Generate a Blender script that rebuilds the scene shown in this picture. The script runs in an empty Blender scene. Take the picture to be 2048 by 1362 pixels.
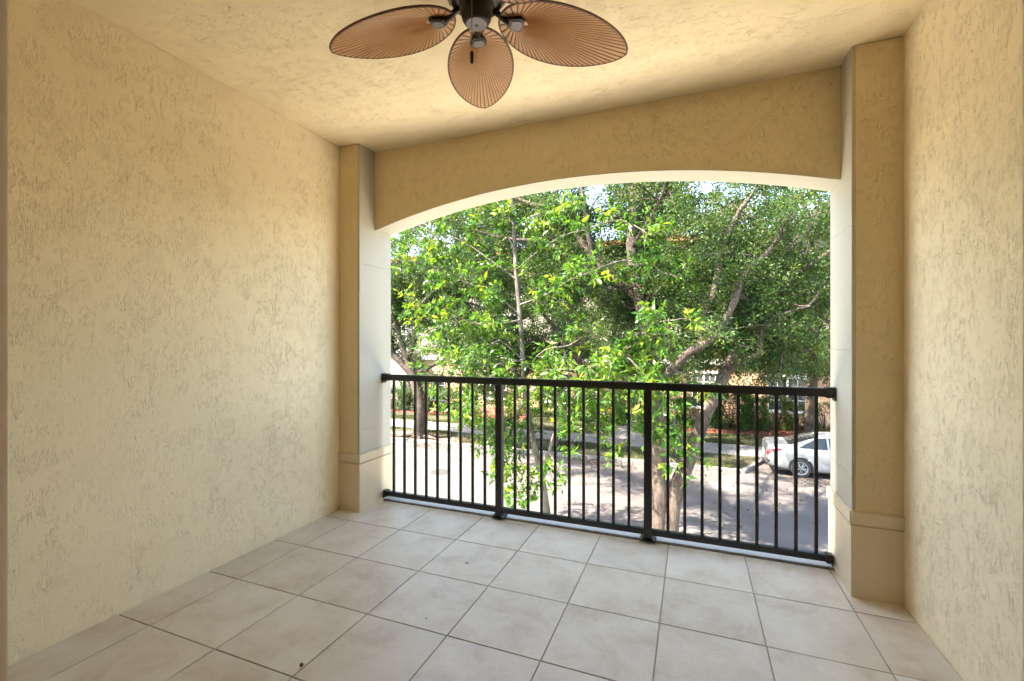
import bpy, bmesh, math, random
import numpy as np
from mathutils import Vector, Matrix
R = math.radians
sc = bpy.context.scene
col = sc.collection
random.seed(7)

# ------------------------------------------------------------------ camera, sky, sun, exposure
F_PX, CX, HY = 912.0, 1024.0, 683.0            # lens in photograph pixels, horizon row
YAW = math.atan2(361.0, F_PX)
EYE = Vector((0, 0, 1.35))
cam_d = bpy.data.cameras.new('camera'); cam = bpy.data.objects.new('camera', cam_d); col.objects.link(cam)
cam.location = EYE; cam.rotation_euler = (R(90), 0, YAW)
cam_d.sensor_width = 36; cam_d.lens = F_PX / 2048 * 36; cam_d.shift_y = 2.0 / 2048
cam_d.clip_start = 0.02; cam_d.clip_end = 2000
sc.camera = cam

SUN_EL, SUN_AZ = R(56), math.atan2(-0.86, -0.50)      # azimuth measured from +Y towards +X
sun_dir = Vector((math.sin(SUN_AZ) * math.cos(SUN_EL), math.cos(SUN_AZ) * math.cos(SUN_EL), math.sin(SUN_EL)))
world = bpy.data.worlds.new('World'); sc.world = world; world.use_nodes = True
wn = world.node_tree.nodes; wl = world.node_tree.links
bg = wn['Background']; sky = wn.new('ShaderNodeTexSky'); sky.sky_type = 'NISHITA'; sky.sun_disc = False
sky.sun_elevation = SUN_EL; sky.sun_rotation = SUN_AZ; sky.air_density = 1.0; sky.dust_density = 1.6; sky.ozone_density = 1.0
wl.new(sky.outputs[0], bg.inputs[0]); bg.inputs[1].default_value = 0.15
sun_l = bpy.data.lights.new('sun', 'SUN'); sun_l.energy = 4.5; sun_l.angle = R(0.53); sun_l.color = (1.0, 0.95, 0.87)
sun = bpy.data.objects.new('sun', sun_l); col.objects.link(sun)
sun.rotation_euler = (-sun_dir).to_track_quat('-Z', 'Y').to_euler(); sun.location = (0, 10, 30)
sc.view_settings.view_transform = 'Standard'; sc.view_settings.look = 'None'
sc.view_settings.gamma = 1.0; sc.view_settings.use_curve_mapping = False
sc.view_settings.exposure = 3.55
sc.view_settings.use_white_balance = True; sc.view_settings.white_balance_temperature = 7300; sc.view_settings.white_balance_tint = 6
sc.render.engine = 'CYCLES'
cy = sc.cycles
cy.use_denoising = True
cy.max_bounces = 8; cy.diffuse_bounces = 6; cy.glossy_bounces = 4; cy.transmission_bounces = 6; cy.transparent_max_bounces = 4; cy.use_adaptive_sampling = True; cy.adaptive_threshold = 0.02
cy.sample_clamp_indirect = 6.0
cy.caustics_reflective = False; cy.caustics_refractive = False

# ------------------------------------------------------------------ helpers
fwd = Vector((-math.sin(YAW), math.cos(YAW), 0)); rgt = Vector((math.cos(YAW), math.sin(YAW), 0))
def at(u, v, Y):
    """point of the place seen at photograph pixel u,v at distance Y from the back wall"""
    d = fwd + rgt * ((u - CX) / F_PX) - Vector((0, 0, (v - HY) / F_PX))
    return EYE + d * (Y / d.y)
def ground_at(u, v, z=-3.3):
    d = fwd + rgt * ((u - CX) / F_PX) - Vector((0, 0, (v - HY) / F_PX))
    return EYE + d * ((z - EYE.z) / d.z)

def tag(o, label=None, cat=None, group=None, kind=None):
    if label: o['label'] = label
    if cat: o['category'] = cat
    if group: o['group'] = group
    if kind: o['kind'] = kind
    return o
def empty(name, loc, rz=0.0):
    o = bpy.data.objects.new(name, None); o.empty_display_size = 0.2
    o.location = loc; o.rotation_euler = (0, 0, rz); col.objects.link(o); return o
def link_mesh(name, me, mat=None, parent=None):
    o = bpy.data.objects.new(name, me); col.objects.link(o)
    for m in (mat if isinstance(mat, (list, tuple)) else [mat]):
        if m is not None and m.name not in [x.name for x in me.materials if x]: me.materials.append(m)
    if parent is not None:
        o.parent = parent
    return o
class MB:
    """collects boxes, tubes, lathes into one mesh (coordinates are local to the parent)"""
    def __init__(s): s.v = []; s.f = []; s.m = []
    def add(s, vs, fs, mi=0):
        n = len(s.v); s.v.extend([tuple(p) for p in vs]); s.f.extend([tuple(i + n for i in f) for f in fs]); s.m.extend([mi] * len(fs))
    def box(s, x0, x1, y0, y1, z0, z1, mi=0):
        s.add([(x0,y0,z0),(x1,y0,z0),(x1,y1,z0),(x0,y1,z0),(x0,y0,z1),(x1,y0,z1),(x1,y1,z1),(x0,y1,z1)],
              [(0,3,2,1),(4,5,6,7),(0,1,5,4),(1,2,6,5),(2,3,7,6),(3,0,4,7)], mi)
    def tube(s, pts, rads, n=8, mi=0, cap=True, jitter=0.0):
        pts = [Vector(p) for p in pts]; k = len(pts); rings = []
        prev = None
        for i, p in enumerate(pts):
            d = (pts[min(i+1, k-1)] - pts[max(i-1, 0)]).normalized()
            if prev is None:
                a = d.orthogonal().normalized()
            else:
                a = (prev - d * prev.dot(d))
                a = a.normalized() if a.length > 1e-6 else d.orthogonal().normalized()
            prev = a; b = d.cross(a)
            rr = rads[i] if isinstance(rads, (list, tuple)) else rads
            rings.append([p + (a * math.cos(2*math.pi*j/n) + b * math.sin(2*math.pi*j/n)) * rr * (1 + (random.uniform(-jitter, jitter) if jitter else 0)) for j in range(n)])
        vs = [q for r_ in rings for q in r_]; fs = []
        for i in range(k-1):
            for j in range(n):
                fs.append((i*n+j, i*n+(j+1) % n, (i+1)*n+(j+1) % n, (i+1)*n+j))
        if cap: fs.append(tuple(range(n-1, -1, -1))); fs.append(tuple((k-1)*n + j for j in range(n)))
        s.add(vs, fs, mi)
    def lathe(s, prof, n=32, c=(0,0,0), mi=0, axis='z', cap=True):
        vs = []; fs = []
        for (r_, z) in prof:
            for j in range(n):
                a = 2*math.pi*j/n
                p = (r_*math.cos(a), r_*math.sin(a), z)
                if axis == 'y': p = (p[0], p[2], p[1])
                if axis == 'x': p = (p[2], p[0], p[1])
                vs.append((c[0]+p[0], c[1]+p[1], c[2]+p[2]))
        k = len(prof)
        for i in range(k-1):
            for j in range(n): fs.append((i*n+j, i*n+(j+1) % n, (i+1)*n+(j+1) % n, (i+1)*n+j))
        if cap: fs.append(tuple(range(n-1, -1, -1))); fs.append(tuple((k-1)*n + j for j in range(n)))
        s.add(vs, fs, mi)
    def mesh(s, name, smooth=False, bevel=0.0, sharp=35, fix=True):
        me = bpy.data.meshes.new(name); me.from_pydata(s.v, [], s.f)
        if any(s.m): me.polygons.foreach_set('material_index', s.m)
        if bevel or fix:
            bm = bmesh.new(); bm.from_mesh(me)
            if fix: bmesh.ops.recalc_face_normals(bm, faces=bm.faces)
            if bevel:
                es = [e for e in bm.edges if len(e.link_faces) == 2 and e.calc_face_angle(0) > R(40)]
                bmesh.ops.bevel(bm, geom=es, offset=bevel, segments=2, affect='EDGES', clamp_overlap=True)
            bm.to_mesh(me); bm.free()
        if smooth:
            me.shade_smooth()
            try: me.set_sharp_from_angle(angle=R(sharp))
            except Exception: pass
        me.update(); return me
    def build(s, name, mat, parent=None, **k): return link_mesh(name, s.mesh(name, **k), mat, parent)
def box(name, b, mat, parent=None, bevel=0.0):
    m = MB(); m.box(*b); return m.build(name, mat, parent, bevel=bevel, smooth=bevel > 0)

# ------------------------------------------------------------------ materials
def new_mat(name):
    m = bpy.data.materials.new(name); m.use_nodes = True
    nt = m.node_tree; return m, nt, nt.nodes['Principled BSDF'], nt.nodes['Material Output']
def N(nt, t, **k):
    n = nt.nodes.new(t)
    for a, b in k.items(): setattr(n, a, b)
    return n
def setin(n, **k):
    for a, b in k.items(): n.inputs[a.replace('_', ' ')].default_value = b
def plain(name, c, rough=0.6, metal=0.0, spec=0.5, var=0.0, scale=6.0, bump=0.0):
    m, nt, p, out = new_mat(name)
    p.inputs['Roughness'].default_value = rough; p.inputs['Metallic'].default_value = metal; p.inputs['Specular IOR Level'].default_value = spec
    if var or bump:
        tc = N(nt, 'ShaderNodeTexCoord'); nz = N(nt, 'ShaderNodeTexNoise'); setin(nz, Scale=scale, Detail=5.0, Roughness=0.6)
        nt.links.new(tc.outputs['Object'], nz.inputs['Vector'])
        mx = N(nt, 'ShaderNodeMix', data_type='RGBA')
        mx.inputs[6].default_value = (*[x*(1-var) for x in c], 1); mx.inputs[7].default_value = (*[min(1, x*(1+var)) for x in c], 1)
        nt.links.new(nz.outputs[0], mx.inputs[0]); nt.links.new(mx.outputs[2], p.inputs['Base Color'])
        if bump:
            bp = N(nt, 'ShaderNodeBump'); setin(bp, Strength=bump, Distance=0.01)
            nt.links.new(nz.outputs[0], bp.inputs['Height']); nt.links.new(bp.outputs[0], p.inputs['Normal'])
    else: p.inputs['Base Color'].default_value = (*c, 1)
    return m

def stucco(name, c, stretch, scale=9.0, depth=0.0021, amount=1.0):
    """trowelled stucco: smooth islands with torn, directional creases (stretch = scale vector)"""
    m, nt, p, out = new_mat(name); L = nt.links.new
    tc = N(nt, 'ShaderNodeTexCoord')
    mp = N(nt, 'ShaderNodeMapping'); mp.inputs['Scale'].default_value = stretch
    L(tc.outputs['Object'], mp.inputs['Vector'])
    # crease lines: contour lines of a distorted noise, broken up by a second noise
    n1 = N(nt, 'ShaderNodeTexNoise'); setin(n1, Scale=scale, Detail=3.0, Roughness=0.55, Distortion=1.1); L(mp.outputs[0], n1.inputs['Vector'])
    s1 = N(nt, 'ShaderNodeMath', operation='SUBTRACT'); s1.inputs[1].default_value = 0.5; L(n1.outputs[0], s1.inputs[0])
    a1 = N(nt, 'ShaderNodeMath', operation='ABSOLUTE'); L(s1.outputs[0], a1.inputs[0])
    r1 = N(nt, 'ShaderNodeMapRange', interpolation_type='SMOOTHSTEP'); L(a1.outputs[0], r1.inputs[0])
    r1.inputs[1].default_value = 0.0; r1.inputs[2].default_value = 0.022; r1.inputs[3].default_value = 1.0; r1.inputs[4].default_value = 0.0
    n2 = N(nt, 'ShaderNodeTexNoise'); setin(n2, Scale=12.0, Detail=4.0, Roughness=0.7); L(tc.outputs['Object'], n2.inputs['Vector'])
    r2 = N(nt, 'ShaderNodeMapRange', interpolation_type='SMOOTHSTEP'); L(n2.outputs[0], r2.inputs[0])
    r2.inputs[1].default_value = 0.40; r2.inputs[2].default_value = 0.62; r2.inputs[3].default_value = 0.0; r2.inputs[4].default_value = 1.0
    cr = N(nt, 'ShaderNodeMath', operation='MULTIPLY'); L(r1.outputs[0], cr.inputs[0]); L(r2.outputs[0], cr.inputs[1])
    # finer second family
    n3 = N(nt, 'ShaderNodeTexNoise'); setin(n3, Scale=scale*2.3, Detail=2.0, Roughness=0.5, Distortion=1.6); L(mp.outputs[0], n3.inputs['Vector'])
    s3 = N(nt, 'ShaderNodeMath', operation='SUBTRACT'); s3.inputs[1].default_value = 0.52; L(n3.outputs[0], s3.inputs[0])
    a3 = N(nt, 'ShaderNodeMath', operation='ABSOLUTE'); L(s3.outputs[0], a3.inputs[0])
    r3 = N(nt, 'ShaderNodeMapRange', interpolation_type='SMOOTHSTEP'); L(a3.outputs[0], r3.inputs[0])
    r3.inputs[1].default_value = 0.0; r3.inputs[2].default_value = 0.035; r3.inputs[3].default_value = 0.6; r3.inputs[4].default_value = 0.0
    n4 = N(nt, 'ShaderNodeTexNoise'); setin(n4, Scale=9.0, Detail=4.0, Roughness=0.7); L(tc.outputs['Object'], n4.inputs['Vector'])
    r4 = N(nt, 'ShaderNodeMapRange', interpolation_type='SMOOTHSTEP'); L(n4.outputs[0], r4.inputs[0])
    r4.inputs[1].default_value = 0.42; r4.inputs[2].default_value = 0.66; r4.inputs[3].default_value = 0.0; r4.inputs[4].default_value = 1.0
    c3 = N(nt, 'ShaderNodeMath', operation='MULTIPLY'); L(r3.outputs[0], c3.inputs[0]); L(r4.outputs[0], c3.inputs[1])
    tt = N(nt, 'ShaderNodeMath', operation='MAXIMUM'); L(cr.outputs[0], tt.inputs[0]); L(c3.outputs[0], tt.inputs[1])
    n7 = N(nt, 'ShaderNodeTexNoise'); setin(n7, Scale=1.7, Detail=3.0, Roughness=0.6, Distortion=0.8); L(mp.outputs[0], n7.inputs['Vector'])
    r7 = N(nt, 'ShaderNodeMapRange', interpolation_type='SMOOTHSTEP'); L(n7.outputs[0], r7.inputs[0])
    r7.inputs[1].default_value = 0.32; r7.inputs[2].default_value = 0.60; r7.inputs[3].default_value = 0.42; r7.inputs[4].default_value = 1.0
    tot = N(nt, 'ShaderNodeMath', operation='MULTIPLY'); L(tt.outputs[0], tot.inputs[0]); L(r7.outputs[0], tot.inputs[1])
    # low relief
    n5 = N(nt, 'ShaderNodeTexNoise'); setin(n5, Scale=16.0, Detail=6.0, Roughness=0.65); L(mp.outputs[0], n5.inputs['Vector'])
    h1 = N(nt, 'ShaderNodeMath', operation='MULTIPLY'); h1.inputs[1].default_value = -0.9*amount; L(tot.outputs[0], h1.inputs[0])
    h2 = N(nt, 'ShaderNodeMath', operation='MULTIPLY_ADD'); h2.inputs[1].default_value = 0.30; L(n5.outputs[0], h2.inputs[0]); L(h1.outputs[0], h2.inputs[2])
    bp = N(nt, 'ShaderNodeBump'); setin(bp, Strength=1.0, Distance=depth); L(h2.outputs[0], bp.inputs['Height']); L(bp.outputs[0], p.inputs['Normal'])
    # paint colour with faint blotches, creases darkened to stand in for their shade
    n6 = N(nt, 'ShaderNodeTexNoise'); setin(n6, Scale=1.3, Detail=4.0, Roughness=0.6); L(tc.outputs['Object'], n6.inputs['Vector'])
    mx = N(nt, 'ShaderNodeMix', data_type='RGBA'); L(n6.outputs[0], mx.inputs[0])
    mx.inputs[6].default_value = (*[x*0.93 for x in c], 1); mx.inputs[7].default_value = (*[min(1, x*1.06) for x in c], 1)
    shade_mix = N(nt, 'ShaderNodeMix', data_type='RGBA'); shade_fac = N(nt, 'ShaderNodeMath', operation='MULTIPLY'); shade_fac.inputs[1].default_value = 0.05*amount
    L(tot.outputs[0], shade_fac.inputs[0]); L(shade_fac.outputs[0], shade_mix.inputs[0]); L(mx.outputs[2], shade_mix.inputs[6]); shade_mix.inputs[7].default_value = (c[0]*0.46, c[1]*0.38, c[2]*0.28, 1)
    L(shade_mix.outputs[2], p.inputs['Base Color'])
    p.inputs['Roughness'].default_value = 0.75; p.inputs['Specular IOR Level'].default_value = 0.3
    return m

CREAM = (0.82, 0.69, 0.475)
M = {}
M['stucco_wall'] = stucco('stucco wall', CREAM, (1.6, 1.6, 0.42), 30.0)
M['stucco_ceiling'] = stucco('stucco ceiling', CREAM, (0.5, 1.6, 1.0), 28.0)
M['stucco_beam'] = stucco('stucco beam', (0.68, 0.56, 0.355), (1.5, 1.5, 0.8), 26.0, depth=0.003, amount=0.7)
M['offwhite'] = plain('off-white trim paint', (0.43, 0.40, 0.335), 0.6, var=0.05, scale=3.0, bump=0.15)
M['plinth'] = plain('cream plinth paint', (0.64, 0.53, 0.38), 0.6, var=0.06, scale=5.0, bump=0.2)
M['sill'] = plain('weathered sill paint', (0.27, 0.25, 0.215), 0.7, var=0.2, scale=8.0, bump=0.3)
M['grout'] = plain('grout', (0.50, 0.395, 0.30), 0.9, var=0.3, scale=5)
M['black_metal'] = plain('black powder coated metal', (0.012, 0.011, 0.012), 0.32, spec=0.5)
M['bolt'] = plain('bolt steel', (0.35, 0.34, 0.33), 0.35, 1.0)
M['bronze'] = plain('dark oil-rubbed bronze', (0.035, 0.026, 0.024), 0.38, 0.6, var=0.3, scale=20)
M['bronze_grey'] = plain('satin bronze plate', (0.12, 0.105, 0.11), 0.42, 0.5, var=0.15, scale=20)
M['palm'] = plain('moulded palm blade', (0.54, 0.275, 0.115), 0.36, var=0.25, scale=9)
M['palm_groove'] = plain('palm blade groove tone', (0.19, 0.075, 0.035), 0.5, var=0.2, scale=14)
M['palm_dark'] = plain('palm blade rim', (0.13, 0.05, 0.03), 0.5, var=0.2, scale=14)
M['jamb'] = plain('painted door frame', (0.90, 0.77, 0.66), 0.5, var=0.04, scale=4)
M['inner'] = plain('room paint', (0.80, 0.77, 0.71), 0.8, var=0.03)

def tile_mat():
    m, nt, p, out = new_mat('ceramic floor tile'); L = nt.links.new
    tc = N(nt, 'ShaderNodeTexCoord'); oi = N(nt, 'ShaderNodeObjectInfo')
    off = N(nt, 'ShaderNodeVectorMath', operation='SCALE'); off.inputs[3].default_value = 37.0
    cmb = N(nt, 'ShaderNodeCombineXYZ')
    for i in range(3): L(oi.outputs['Random'], cmb.inputs[i])
    L(cmb.outputs[0], off.inputs[0])
    ad = N(nt, 'ShaderNodeVectorMath', operation='ADD'); L(tc.outputs['Object'], ad.inputs[0]); L(off.outputs[0], ad.inputs[1])
    n1 = N(nt, 'ShaderNodeTexNoise'); setin(n1, Scale=4.2, Detail=8.0, Roughness=0.68, Distortion=0.35); L(ad.outputs[0], n1.inputs['Vector'])
    rp = N(nt, 'ShaderNodeValToRGB'); L(n1.outputs[0], rp.inputs[0])
    e = rp.color_ramp.elements; e[0].position = 0.30; e[0].color = (0.47, 0.375, 0.275, 1); e[1].position = 0.70; e[1].color = (0.64, 0.59, 0.49, 1)
    k = e.new(0.48); k.color = (0.58, 0.515, 0.41, 1)
    n2 = N(nt, 'ShaderNodeTexNoise'); setin(n2, Scale=46.0, Detail=4.0, Roughness=0.7); L(ad.outputs[0], n2.inputs['Vector'])
    r2 = N(nt, 'ShaderNodeMapRange'); L(n2.outputs[0], r2.inputs[0]); r2.inputs[1].default_value = 0.55; r2.inputs[2].default_value = 0.75; r2.inputs[3].default_value = 0.0; r2.inputs[4].default_value = 0.35
    mx = N(nt, 'ShaderNodeMix', data_type='RGBA'); L(r2.outputs[0], mx.inputs[0]); L(rp.outputs[0], mx.inputs[6]); mx.inputs[7].default_value = (0.37, 0.29, 0.21, 1)
    geo = N(nt, 'ShaderNodeNewGeometry'); n3 = N(nt, 'ShaderNodeTexNoise'); setin(n3, Scale=1.7, Detail=9.0, Roughness=0.75); L(geo.outputs['Position'], n3.inputs['Vector'])
    r3 = N(nt, 'ShaderNodeMapRange'); L(n3.outputs[0], r3.inputs[0]); r3.inputs[1].default_value = 0.5; r3.inputs[2].default_value = 0.72; r3.inputs[3].default_value = 0.0; r3.inputs[4].default_value = 0.55
    mx2 = N(nt, 'ShaderNodeMix', data_type='RGBA'); L(r3.outputs[0], mx2.inputs[0]); L(mx.outputs[2], mx2.inputs[6]); mx2.inputs[7].default_value = (0.43, 0.345, 0.25, 1); mx = mx2
    hs = N(nt, 'ShaderNodeHueSaturation'); L(mx.outputs[2], hs.inputs['Color'])
    rv = N(nt, 'ShaderNodeMapRange'); L(oi.outputs['Random'], rv.inputs[0]); rv.inputs[3].default_value = 0.95; rv.inputs[4].default_value = 1.05
    L(rv.outputs[0], hs.inputs['Value']); L(hs.outputs[0], p.inputs['Base Color'])
    rr = N(nt, 'ShaderNodeMapRange'); L(n1.outputs[0], rr.inputs[0]); rr.inputs[3].default_value = 0.30; rr.inputs[4].default_value = 0.52
    L(rr.outputs[0], p.inputs['Roughness'])
    bp = N(nt, 'ShaderNodeBump'); setin(bp, Strength=0.25, Distance=0.002); L(n1.outputs[0], bp.inputs['Height']); L(bp.outputs[0], p.inputs['Normal'])
    return m
M['tile'] = tile_mat()

def leaf_mat(name, dark, mid, light, trans=0.38, rough=0.55):
    m, nt, p, out = new_mat(name); L = nt.links.new
    at_ = N(nt, 'ShaderNodeAttribute', attribute_name='rnd')
    rp = N(nt, 'ShaderNodeValToRGB'); L(at_.outputs['Fac'], rp.inputs[0])
    e = rp.color_ramp.elements; e[0].position = 0.0; e[0].color = (*dark, 1); e[1].position = 1.0; e[1].color = (*light, 1)
    k = e.new(0.55); k.color = (*mid, 1)
    L(rp.outputs[0], p.inputs['Base Color']); p.inputs['Roughness'].default_value = rough; p.inputs['Specular IOR Level'].default_value = 0.22
    tr = N(nt, 'ShaderNodeBsdfTranslucent')
    hs = N(nt, 'ShaderNodeMix', data_type='RGBA', blend_type='MULTIPLY'); hs.inputs[0].default_value = 1.0
    L(rp.outputs[0], hs.inputs[6]); hs.inputs[7].default_value = (1.5, 1.35, 0.5, 1); L(hs.outputs[2], tr.inputs[0])
    ms = N(nt, 'ShaderNodeMixShader'); ms.inputs[0].default_value = trans
    L(p.outputs[0], ms.inputs[1]); L(tr.outputs[0], ms.inputs[2]); L(ms.outputs[0], out.inputs[0])
    return m
M['leaf_oak'] = leaf_mat('small oak leaf', (0.010, 0.028, 0.006), (0.030, 0.066, 0.013), (0.095, 0.135, 0.03))
M['leaf_far'] = leaf_mat('street tree leaf', (0.011, 0.028, 0.008), (0.030, 0.064, 0.015), (0.088, 0.128, 0.036))
M['leaf_olive'] = leaf_mat('olive street tree leaf', (0.028, 0.044, 0.010), (0.055, 0.080, 0.018), (0.12, 0.13, 0.04))
M['leaf_young'] = leaf_mat('broad young leaf', (0.020, 0.062, 0.012), (0.052, 0.125, 0.018), (0.18, 0.23, 0.025), trans=0.42, rough=0.35)
M['leaf_shrub'] = leaf_mat('shrub leaf', (0.018, 0.050, 0.014), (0.035, 0.090, 0.024), (0.085, 0.15, 0.04))
M['leaf_grey'] = leaf_mat('grey green shrub leaf', (0.030, 0.055, 0.030), (0.060, 0.095, 0.055), (0.12, 0.16, 0.10))
M['leaf_mulch'] = leaf_mat('wood chip', (0.060, 0.018, 0.012), (0.13, 0.040, 0.025), (0.22, 0.09, 0.06), trans=0.0, rough=0.9)
M['leaf_grass'] = leaf_mat('grass blade', (0.022, 0.030, 0.010), (0.036, 0.052, 0.014), (0.085, 0.08, 0.034), trans=0.25, rough=0.6)
M['leaf_dry'] = leaf_mat('dry leaf', (0.05, 0.03, 0.016), (0.09, 0.052, 0.028), (0.14, 0.09, 0.05), trans=0.1, rough=0.8)

def bark_mat(name, c0, c1, zs=0.25):
    m, nt, p, out = new_mat(name); L = nt.links.new
    tc = N(nt, 'ShaderNodeTexCoord'); mp = N(nt, 'ShaderNodeMapping'); mp.inputs['Scale'].default_value = (1, 1, zs); L(tc.outputs['Object'], mp.inputs[0])
    n1 = N(nt, 'ShaderNodeTexNoise'); setin(n1, Scale=22.0, Detail=6.0, Roughness=0.7, Distortion=0.6); L(mp.outputs[0], n1.inputs['Vector'])
    n2 = N(nt, 'ShaderNodeTexNoise'); setin(n2, Scale=2.2, Detail=3.0); L(tc.outputs['Object'], n2.inputs['Vector'])
    ad = N(nt, 'ShaderNodeMath', operation='ADD'); L(n1.outputs[0], ad.inputs[0]); L(n2.outputs[0], ad.inputs[1])
    rp = N(nt, 'ShaderNodeValToRGB'); L(ad.outputs[0], rp.inputs[0])
    e = rp.color_ramp.elements; e[0].position = 0.75; e[0].color = (*c0, 1); e[1].position = 1.25; e[1].color = (*c1, 1)
    mh = N(nt, 'ShaderNodeMath', operation='MULTIPLY'); mh.inputs[1].default_value = 0.5
    L(ad.outputs[0], mh.inputs[0]); e[0].position = 0.38; e[1].position = 0.62; L(mh.outputs[0], rp.inputs[0])
    L(rp.outputs[0], p.inputs['Base Color']); p.inputs['Roughness'].default_value = 0.9; p.inputs['Specular IOR Level'].default_value = 0.2
    bp = N(nt, 'ShaderNodeBump'); setin(bp, Strength=1.0, Distance=0.05); L(n1.outputs[0], bp.inputs['Height']); L(bp.outputs[0], p.inputs['Normal'])
    return m
M['bark'] = bark_mat('grey brown bark', (0.022, 0.015, 0.012), (0.105, 0.080, 0.067))
M['bark_pale'] = bark_mat('pale grey bark', (0.055, 0.044, 0.034), (0.17, 0.15, 0.125))

def ground_mat(name, cols, scale, rough=0.92, bump=0.3, fine=60.0):
    m, nt, p, out = new_mat(name); L = nt.links.new
    tc = N(nt, 'ShaderNodeTexCoord')
    n1 = N(nt, 'ShaderNodeTexNoise'); setin(n1, Scale=scale, Detail=8.0, Roughness=0.65); L(tc.outputs['Object'], n1.inputs['Vector'])
    n2 = N(nt, 'ShaderNodeTexNoise'); setin(n2, Scale=fine, Detail=4.0, Roughness=0.7); L(tc.outputs['Object'], n2.inputs['Vector'])
    mm = N(nt, 'ShaderNodeMath', operation='MULTIPLY_ADD'); mm.inputs[1].default_value = 0.35; L(n2.outputs[0], mm.inputs[0])
    m2 = N(nt, 'ShaderNodeMath', operation='MULTIPLY'); m2.inputs[1].default_value = 0.65; L(n1.outputs[0], m2.inputs[0]); L(m2.outputs[0], mm.inputs[2])
    rp = N(nt, 'ShaderNodeValToRGB'); L(mm.outputs[0], rp.inputs[0]); e = rp.color_ramp.elements
    e[0].position = 0.36; e[0].color = (*cols[0], 1); e[1].position = 0.64; e[1].color = (*cols[-1], 1)
    if len(cols) == 3: k = e.new(0.5); k.color = (*cols[1], 1)
    L(rp.outputs[0], p.inputs['Base Color']); p.inputs['Roughness'].default_value = rough; p.inputs['Specular IOR Level'].default_value = 0.25
    bp = N(nt, 'ShaderNodeBump'); setin(bp, Strength=bump, Distance=0.01); L(n2.outputs[0], bp.inputs['Height']); L(bp.outputs[0], p.inputs['Normal'])
    return m
M['asphalt'] = ground_mat('weathered asphalt', [(0.052, 0.044, 0.044), (0.067, 0.058, 0.057), (0.084, 0.074, 0.072)], 0.7, 0.85)
M['concrete'] = ground_mat('concrete pavement', [(0.12, 0.112, 0.108), (0.15, 0.14, 0.135), (0.18, 0.168, 0.16)], 1.1)
M['bounce_concrete'] = ground_mat('pale bounce concrete', [(0.37, 0.345, 0.30), (0.41, 0.385, 0.34), (0.45, 0.42, 0.375)], 1.1)  # kept pale so the unseen near walk bounces more light
M['soil'] = ground_mat('lawn soil', [(0.030, 0.022, 0.014), (0.035, 0.036, 0.015), (0.055, 0.045, 0.027)], 1.5)
M['root_soil'] = ground_mat('bare root soil', [(0.08, 0.055, 0.042), (0.12, 0.085, 0.065), (0.16, 0.12, 0.095)], 2.5)
M['mulchbed'] = ground_mat('red mulch', [(0.05, 0.015, 0.010), (0.10, 0.032, 0.022), (0.16, 0.065, 0.045)], 6.0)
M['peach'] = ground_mat('peach facade stucco', [(0.34, 0.215, 0.14), (0.37, 0.235, 0.155), (0.40, 0.255, 0.17)], 0.8, 0.85, 0.2)
M['ochre'] = ground_mat('orange facade stucco', [(0.32, 0.13, 0.06), (0.35, 0.145, 0.07), (0.38, 0.16, 0.08)], 0.8, 0.85, 0.2)
M['cream_ext'] = ground_mat('cream facade stucco', [(0.20, 0.18, 0.15), (0.22, 0.20, 0.165), (0.24, 0.22, 0.185)], 0.8, 0.85, 0.2)
M['white_ext'] = plain('white facade trim', (0.62, 0.60, 0.58), 0.7, var=0.04)
M['win_glass'] = plain('window glass', (0.045, 0.055, 0.065), 0.05, spec=0.8)
M['blind'] = plain('window blind', (0.35, 0.38, 0.38), 0.5)
M['door_wood'] = plain('dark entrance door', (0.06, 0.035, 0.025), 0.4)
M['terracotta'] = plain('terracotta', (0.35, 0.10, 0.05), 0.8, var=0.15)
M['car_paint'] = plain('silver white car paint', (0.21, 0.215, 0.225), 0.2, 0.15, 0.6)
M['car_glass'] = plain('tinted car glass', (0.01, 0.014, 0.016), 0.06, spec=0.35)
M['rubber'] = plain('tyre rubber', (0.02, 0.02, 0.021), 0.85)
M['alloy'] = plain('alloy rim', (0.22, 0.22, 0.23), 0.35, 0.6)
M['dark_plastic'] = plain('dark plastic', (0.012, 0.012, 0.013), 0.6)
M['tail_red'] = plain('red tail lamp', (0.35, 0.012, 0.015), 0.15, spec=0.7)
M['chrome'] = plain('chrome trim', (0.7, 0.7, 0.7), 0.12, 1.0)
M['iron'] = plain('dark disc metal', (0.035, 0.033, 0.032), 0.7, 0.3, var=0.3, scale=12)
M['brown_bit'] = plain('dry seed pod', (0.10, 0.045, 0.02), 0.8, var=0.3, scale=60)
M['twig'] = plain('dark twig', (0.03, 0.02, 0.015), 0.8)

# ================================================================== THE BALCONY
XL, XR, YB, YF, ZC = -2.645, 1.005, 0.32, 2.905, 2.915      # side walls, back wall, pilaster face, ceiling
PXL, PXR = -2.447, 0.784                                    # opening reveals
YBM, YO = 3.095, 3.31                                       # inner beam face, outer facade face
YT = 3.20                                                   # outer edge of the tiling

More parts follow.
